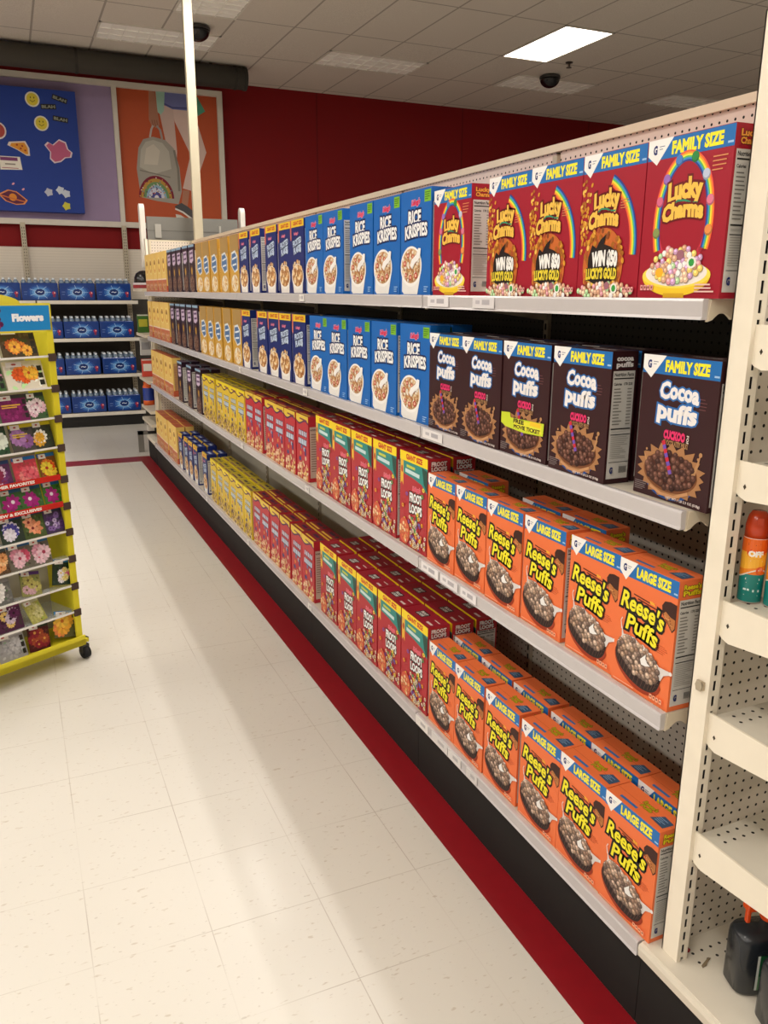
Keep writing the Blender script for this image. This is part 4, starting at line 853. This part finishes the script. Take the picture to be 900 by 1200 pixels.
# ------------------------------------------------------------------ far end display with its header
YF = YE+.03
endcap(YF, 1, (), '', 'far end display at the far end of the cereal aisle, seen from the side')
def far_header():
    o = empty('display_header', (0, 0, 0), label='grey header panel with white rounded ends above the far end of the cereal shelving', cat='sign')
    b = MB('painted_metal', '#77756f'); b.box(1.34, 2.26, 8.83, 8.87, 2.24, 2.49); b.use('#5f5d58'); b.box(1.34, 2.26, 8.828, 8.83, 2.355, 2.362); b.build('panel', o)
    b = MB('painted_metal', '#a09d95'); b.box(1.415, 1.475, 8.815, 8.83, 2.29, 2.42); b.box(2.06, 2.08, 8.815, 8.83, 2.29, 2.42); b.build('latch', o)
    for x, zt, zb in ((1.275, 2.60, 2.0), (2.29, 2.60, 2.2)):
        b = MB('painted_metal', '#d9d4cb'); n = 10
        b.prism([(8.82, zb), (8.92, zb)]+[(8.87+.05*math.cos(pi*i/n), zt-.05+.05*math.sin(pi*i/n)*1.2) for i in range(n+1)], 'x', x, x+.05); b.build('end_fin', o, bevel=.004)
    b = MB('painted_metal', '#d2bf9e'); b.box(1.36, 1.90, 8.72, 8.74, 2.06, 2.235); b.use('#b8a482'); b.box(1.36, 1.90, 8.715, 8.72, 2.195, 2.205); b.use('#8a8070'); b.box(1.43, 1.52, 8.715, 8.72, 2.13, 2.15); b.build('backing_board', o)
far_header()
for k, (z, lab) in enumerate(((1.80, 'top'), (1.34, 'second'), (.87, 'third'), (.42, 'bottom'))):
    b = MB('painted_metal', '#cfc6b4'); b.box(1.24, 2.2, YF+.056, 9.42, z-.03, z)
    tag(b.build('store_shelf'), 'cream %s shelf of the far end display seen edge-on' % lab, 'shelf', 'far end display shelves')
def item(nm, x, y, z, fn, lab, cat): o = empty(nm, (x, y, z), 0, label=lab, cat=cat); fn(o); return o
def helmet(o):
    b = MB('glossy_plastic', '#1c1a1c'); b.smooth = True; b.lathe([(.10, .0), (.105, .07), (.10, .11), (.08, .15), (.04, .175), (.005, .18)], n=20); b.build('shell', o)
    b = MB('printed_card', '#8c2a30'); b.lathe([(.118, .0), (.118, .035)], n=20); b.use('#c8c0c4'); b.lathe([(.119, .035), (.117, .055)], n=20); b.build('brim', o)
item('helmet', 1.33, 9.20, 1.801, helmet, 'black rounded cap-shaped item with red and white rim on far end shelf', 'helmet')
def tub(c1, c2, lid, R=.055, H=.18):
    def f(o):
        b = MB('glossy_plastic'); b.smooth = True; b.lathe([(R, 0), (R, H*.2), (R, H*.75), (R*.9, H*.85)], n=18, cols=[c2, c1, c2]); b.build('body', o)
        b = MB('glossy_plastic', lid); b.lathe([(R*.8, H*.85), (R*.8, H)], n=18); b.build('lid', o)
    return f
def pouch(c1, c2):
    def f(o):
        b = MB('printed_card', c1); b.prism([(-.06, 0), (.06, 0), (.055, .10), (.058, .19), (-.058, .19), (-.055, .10)], 'y', -.02, .02); b.use(c2); b.box(-.045, .045, -.022, .022, .06, .14); b.build('pouch', o, bevel=.004)
        b = MB('printed_card', '#d0ccc4'); b.box(-.056, .056, -.021, .021, .175, .188); b.build('top_seal', o)
    return f
item('pouch', 1.30, 9.30, 1.341, pouch('#3f6a2a', '#b8b03a'), 'green and yellow pouch on the far end shelf, left of its row', 'pouch')
item('jar', 1.42, 9.25, 1.341, tub('#4a7a30', '#c8b840', '#1e2a1e'), 'green jar with dark lid on the far end shelf', 'jar')
item('pouch', 1.31, 9.30, 1.1, pouch('#b8b6b4', '#8a8a8e'), 'silver pouch hanging from the far end display', 'pouch')
item('pouch', 1.44, 9.20, 1.1, pouch('#c4c0bc', '#4a4a50'), 'pale grey pouch with dark label hanging from the far end display', 'pouch')
item('pouch', 1.31, 9.28, .871, pouch('#c8483a', '#e0dcd4'), 'red and white pouch on the far end display', 'pouch')
item('pouch', 1.45, 9.24, .871, pouch('#d8d0c4', '#a83a30'), 'cream and red pouch on the far end display', 'pouch')
item('tub', 1.31, 9.32, .561, tub('#2a3f8c', '#d8602a', '#d8602a', .06, .25), 'orange and blue tub on the far end display, left one', 'tub')
item('tub', 1.44, 9.26, .561, tub('#2a3f8c', '#d8602a', '#d8602a', .06, .25), 'orange and blue tub on the far end display, right one', 'tub')
b = MB('painted_metal', '#cfc6b4'); b.box(1.24, 2.2, YF+.056, 9.42, .53, .56); tag(b.build('store_shelf'), 'cream low shelf of the far end display under the orange tubs', 'shelf', 'far end display shelves')
item('carton', 1.32, 9.30, .246, lambda o: (MB('printed_card', '#2a2828').box(-.05, .05, -.03, .03, 0, .12).build('box', o, bevel=.002), MB('printed_card', '#d8d4cc').box(-.051, .02, -.031, .031, .03, .10).build('label', o)), 'black carton with white label at the foot of the far end display', 'carton')
b = MB('painted_metal', '#77736c'); b.box(1.19, 1.25, 9.50, 9.54, .003, .24); b.box(1.19, 2.2, 9.50, 9.54, .20, .24); b.box(2.17, 2.21, 9.50, 9.54, .003, .24)
tag(b.build('bumper_rail'), 'grey metal bumper leg at the far end of the shelving', 'rail')
# ------------------------------------------------------------------ flower seed rack
RZ = math.radians(29.0); RK0 = (-.292+.0, 4.04); c29, s29 = math.cos(RZ), math.sin(RZ)
def rack():
    o = empty('seed_rack', (RK0[0], RK0[1], 0), RZ, label='yellow wheeled seed packet rack with blue flower sign at the left', cat='rack')
    W = .40; D0, D1 = -.225, .02; Y = '#d8cc2a'
    for s in (-1, 1):
        b = MB('painted_metal', Y); x0, x1 = sorted((s*W, s*(W-.012))); b.box(x0, x1, D0, D1, .115, 1.66); xa, xb = sorted((s*W, s*(W-.030))); b.box(xa, xb, D0-.004, D0+.008, .115, 1.66); b.build('side_panel', o)
        for z in ZT: MB('rubber', '#4a3a34').box(min(s*(W-.034), s*(W+.002)), max(s*(W-.034), s*(W+.002)), D0-.010, D0-.002, z-.022, z+.012).build('shelf_clip', o)
    MB('painted_metal', '#b9b4a6').box(-W+.012, W-.012, D1-.012, D1, .115, 1.66).build('back_panel', o)
    for i, z in enumerate(ZT):
        q = MB('clear_plastic'); q.box(-W+.014, W-.014, D0+.004, D1-.014, z-.004, z-.001) if i > 8 else q.box(-W+.014, W-.014, D0+.004, D0+.06, z-.004, z-.001)
        q.build('tray', o)
        red = i in (4, 5)
        a = Art('glossy_plastic', '#c42a24' if red else '#e6e4de'); hz = .026 if red else .009; a.box(-W+.03, W-.034, D0-.006, D0-.002, z-.004, z+hz-.004)
        if red:
            a.setface(lambda u, v, h: (u, D0-.006-h, v)); t = 'SUMMER FAVORITES' if i == 4 else 'NEW & EXCLUSIVES'; a.text(t, .128 if i == 4 else .148, z+.009, .215, .0125, '#f2ece6', .05)
        a.build('shelf_lip', o)
    b = MB('painted_metal', Y); b.box(-W-.005, W+.005, D0-.02, D1, .085, .115); b.box(W+.005, W+.030, D0-.005, D0+.025, .088, .106); b.box(-W-.030, -W-.005, D0-.005, D0+.025, .088, .106); b.box(-W-.005, W+.005, D0-.02, D0-.012, .085, .135); b.build('base_tray', o)
    b = MB('painted_metal', '#3a3a38'); b.box(W+.028, W+.034, D0, D0+.022, .085, .11); b.build('end_cap', o)
    a = Art('printed_card', '#d8cc3a'); a.box(-W, W, D0-.004, D0+.004, 1.600, 1.724); n = 16
    a.prism([(.02+.24*math.cos(pi*i/n), 1.722+.05*math.sin(pi*i/n)) for i in range(n+1)], 'y', D0-.004, D0+.004)
    a.setface(lambda u, v, h: (u, D0-.004-h, v)); a.rect(-W+.008, 1.608, W-.008, 1.714, '#1d86c8'); r = random.Random(8)
    for i in range(90): a.disc(.165-.22*r.random()**1.2, 1.622+.080*r.random(), .013, .012, r.choice(['#7a1c5a', '#8c2a6c', '#5c1446', '#a04a84']), 7)
    a.text('Flowers', .288, 1.664, .140, .028, '#f4f6f8', .075); a.build('header_sign', o)
    for s in (-1, 1):
        for yy in (D0+.01, D1-.03):
            b = MB('rubber', '#1a1a1c'); b.smooth = True; b.tube((s*(W+.014)-.014, yy, .034), (s*(W+.014)+.014, yy, .034), .032, 18); b.smooth = False
            b.use('#2e2e30', 'glossy_plastic'); b.box(s*(W+.014)-.019, s*(W+.014)+.019, yy-.010, yy+.022, .034, .074); b.tube((s*(W+.014), yy+.008, .07), (s*(W+.014), yy+.008, .088), .008); b.build('caster', o)
    return o
ZT = [1.492, 1.352, 1.214, 1.078, .930, .800, .672, .538, .398, .262]
rack()
def flower(a, x, y, R, col, cen, r, petals=8):
    q = r.uniform(0, 1); col = tuple(c*.82 for c in lin(col)); a.disc(x, y, R*.75, R*.72, tuple(c*.7 for c in col), 12)
    for k in range(petals):
        t = 2*pi*k/petals+q; a.disc(x+R*.58*math.cos(t), y+R*.58*math.sin(t), R*.46, R*.26, col if k % 2 else tuple(min(1, c*1.25) for c in col), 8, t)
    a.disc(x, y, R*.26, R*.26, cen, 8)
def packet(u, tier, wd, ht, bg, top, flowers, cen, lab, tilt=.30, dz=0, roll=0, seed=1, petals=11, nf=6, R=.026, hang=False, strip=None):
    """u: centre along the rack front, metres from its middle"""
    z = (ZT[tier] if tier < 10 else .118)+dz; y = -.205 if not hang else -.20
    a = Art('printed_card', bg); r = random.Random(seed); t = .004
    a.box(-wd/2, wd/2, 0, t, 0, ht); a.setface(lambda p, q, h: (p, -h, q))
    if top: a.rect(-wd/2+.001, ht*.86, wd/2-.001, ht-.001, top)
    g = lin(bg)
    for k in range(34):
        c = r.choice([tuple(min(1, q*1.5+.01) for q in g), tuple(q*.5 for q in g), tuple(q*.8 for q in g), (g[0]*.7, min(1, g[1]*1.2+.01), g[2]*.7)]); a.disc(r.uniform(-wd*.43, wd*.43), r.uniform(.08, .80)*ht, wd*.07, wd*.045, c, 7, r.uniform(0, 3))
    for k in range(nf):
        x = r.uniform(-wd/2+R*.8, wd/2-R*.8); v = ht*.08+R*.7+(ht*.74-R*1.4)*((k+.5)/nf if nf < 4 else r.random()); flower(a, x, v, min(R*r.uniform(.8, 1.15), wd*.36), flowers[k % len(flowers)], cen, r, petals)
    if strip: a.strip([(-wd*.4, ht*.62), (wd*.25, ht*.62)], .006, strip); a.strip([(-wd*.4, ht*.54), (wd*.12, ht*.54)], .005, strip)
    a.pl([(-wd*.42, ht*.80), (-wd*.42, ht*.97), (-wd*.02, ht*.97), (-wd*.02, ht*.80)], '#eae6e0'); a.disc(-wd*.22, ht*.89, wd*.07, ht*.035, '#b0463a', 6)
    if wd > .13:
        for k in range(3): a.rect(wd*.34, ht*(.12+.25*k), wd*.46, ht*(.30+.25*k), '#26261e')
    me = a.mesh('seed_packet'); o = bpy.data.objects.new('seed_packet', me); C.objects.link(o)
    M = Matrix.Translation((RK0[0], RK0[1], 0)) @ Matrix.Rotation(RZ, 4, 'Z') @ Matrix.Translation((u, y, z)) @ Matrix.Rotation(-tilt, 4, 'X') @ Matrix.Rotation(roll, 4, 'Y')
    o.matrix_world = M; tag(o, lab, 'seed packet', 'seed packets on the yellow rack'); return o
def pu(px, tier):           # distance along the rack front of a packet, from the tier's right inner edge
    return px
TN = ['top tier', 'second tier', 'third tier', 'fourth tier', 'upper red-strip tier', 'lower red-strip tier', 'seventh tier', 'eighth tier', 'ninth tier', 'tenth tier', 'bottom tray']
PK = [
 (0, .255, .165, .130, '#4a3a1e', '#2a2a20', ['#e8872c', '#c8601c', '#f0b03c'], '#8a3a14', 'orange and yellow flowers', {}),
 (0, .085, .150, .110, '#d8d4cc', '#c8c4bc', ['#3a4a3c', '#6a7a6c'], '#202020', 'white back and dark picture squares', {}),
 (1, .270, .185, .128, '#e4dcc8', '#e0d8b0', ['#f09028', '#e8601c', '#f6c03c'], '#c84a14', 'bright orange flowers, tilted forward', dict(R=.030, nf=9)),
 (1, .095, .150, .125, '#4a6a3c', '#b8b4a0', ['#d88ab0', '#e8c8d4'], '#8a2a50', 'pink flowers on green', {}),
 (2, .200, .135, .122, '#7a1a58', '#3c3a34', ['#8c2466', '#7a1c58'], '#5c1040', 'solid magenta and yellow lettering', dict(strip='#e0b03c')),
 (2, .310, .090, .122, '#3f5a38', '#34403a', ['#e2b8c8', '#e8d8dc'], '#7a3a50', 'pale pink flowers at the right end', {}),
 (2, .080, .110, .122, '#4c5c40', '#b8b8a8', ['#e8e0e0', '#e0b0c4'], '#8a5060', 'white and pink flowers at the left', {}),
 (3, .225, .110, .125, '#4a4440', '#d8c828', ['#8a5a94', '#a878b0'], '#6a3a20', 'one large purple daisy', dict(nf=2, R=.040, petals=12, strip='#d8b83c')),
 (3, .325, .095, .125, '#34382c', '#d8c828', ['#f0eee6', '#e0a82c', '#c8b0c0'], '#c8982c', 'mixed white and yellow daisies', dict(R=.028, petals=10, nf=5)),
 (3, .090, .130, .125, '#2c4a30', '#3a4a38', ['#eef2ea', '#dfe8d8'], '#e8e8d0', 'a white bloom on dark green', dict(R=.034)),
 (4, .225, .115, .125, '#c84450', '#2472b8', ['#e06470', '#d84858', '#e88a84'], '#b83040', 'rosy red petals and blue top', dict(R=.030, nf=7)),
 (4, .335, .088, .125, '#7a4a1c', '#2472b8', ['#e8802c', '#e04820', '#e8d03c'], '#a83418', 'orange, red and yellow blooms and blue top', dict(R=.032)),
 (4, .095, .120, .122, '#5c2a58', '#28406a', ['#7a3a78', '#e0c8dc', '#8c2a4c'], '#4a1c48', 'purple and white blooms', dict(R=.03)),
 (5, .140, .100, .115, '#3f6a34', '#2a5a80', ['#a81c7c', '#b02a88'], '#efe6ee', 'magenta flowers with white eyes, leftmost of three alike', dict(nf=2, R=.044, petals=7)),
 (5, .240, .100, .115, '#3f6a34', '#2a5a80', ['#a81c7c', '#b02a88'], '#efe6ee', 'magenta flowers with white eyes, middle of three alike', dict(nf=2, R=.044, petals=7)),
 (5, .345, .094, .118, '#3f7a34', '#2472b8', ['#a81c7c', '#b02a88'], '#efe6ee', 'magenta flowers with white eyes, right of three alike', dict(nf=2, R=.044, petals=7)),
 (6, .125, .112, .120, '#2c3a30', '#2a4a78', ['#4a48a0', '#e4e0ec'], '#e8e8f0', 'blue and white blooms', dict(R=.036, nf=4)),
 (6, .232, .108, .122, '#4a5c30', '#3a4a60', ['#e8946a', '#f0a880'], '#7a1c1c', 'three peach flowers with dark centres', dict(nf=4, R=.034, petals=6)),
 (6, .335, .095, .120, '#4a3a5c', '#34405c', ['#8a6ab0', '#c0b0d8', '#5a3a78'], '#3a2050', 'tiny purple flowers', dict(nf=16, R=.014)),
 (7, .150, .108, .122, '#6a6458', '#2a5a88', ['#d890a4', '#e8c0cc', '#c8506c'], '#a83a54', 'pink and rose blooms, left of the pair', dict(R=.034, nf=5)),
 (7, .250, .100, .122, '#6a6458', '#2a6a98', ['#e0a0b4', '#eccad4', '#c8506c'], '#a83a54', 'pink and rose blooms, right of the pair', dict(R=.034, nf=5)),
 (7, .055, .075, .118, '#5a4430', '#3a4a50', ['#e8a468', '#f0c490'], '#a8602c', 'peach ruffled blooms at the left', dict(nf=9, R=.020)),
 (8, .180, .095, .120, '#8a8a4c', '#5a3a7c', ['#c8a0a8', '#b8b060'], '#6a5a30', 'purple corner and faded olive picture', dict(tilt=.5, roll=.2)),
 (8, .035, .110, .115, '#6a6a66', '#8a8a88', ['#eceae6', '#dcdad6'], '#c8c8c0', 'white ruffled flowers', dict(R=.03, nf=7)),
 (8, .338, .110, .125, '#26382c', '#1c6a9c', ['#e8e4ec', '#d03a88', '#e8d890'], '#e0c040', 'small mixed flowers, hanging crooked at the right', dict(roll=.2, dz=.01, R=.018, nf=9, tilt=.15)),
 (9, .065, .120, .120, '#4a2440', '#6a2a50', ['#5c2450', '#e0c070', '#c8b8c8'], '#2a1424', 'purple and yellow pansies', dict(R=.026, nf=7)),
 (9, .205, .080, .115, '#a8a650', '#c8c8a0', ['#b8b468', '#c8c48a'], '#8a8a40', 'plain yellow-green front', dict(tilt=.5, roll=-.15)),
 (10, .060, .135, .130, '#9a9a9c', '#b4b4b6', ['#a8a8ac', '#bcbcc0'], '#8a8a90', 'plain silver-grey front', dict(nf=4, R=.03)),
 (10, .190, .105, .130, '#4a1a1c', '#2a3a28', ['#8c2430', '#a04a2c'], '#d8a04c', 'dark red and rust blooms', dict(R=.024, nf=9, roll=.12)),
 (10, .330, .125, .130, '#5c5a34', '#2a7ab0', ['#e8a83c', '#f0c04c', '#e88a4c'], '#c8702c', 'large golden blooms at the right end', dict(roll=.22, R=.036, nf=5, dz=.02)),
]
for k, (ti, u, wd, ht, bg, top, fl, cen, d, kw) in enumerate(PK):
    packet(u, ti, wd, ht, bg, top, fl, cen, 'seed packet, %s, %s' % (d, TN[ti]), seed=k+3, **kw)
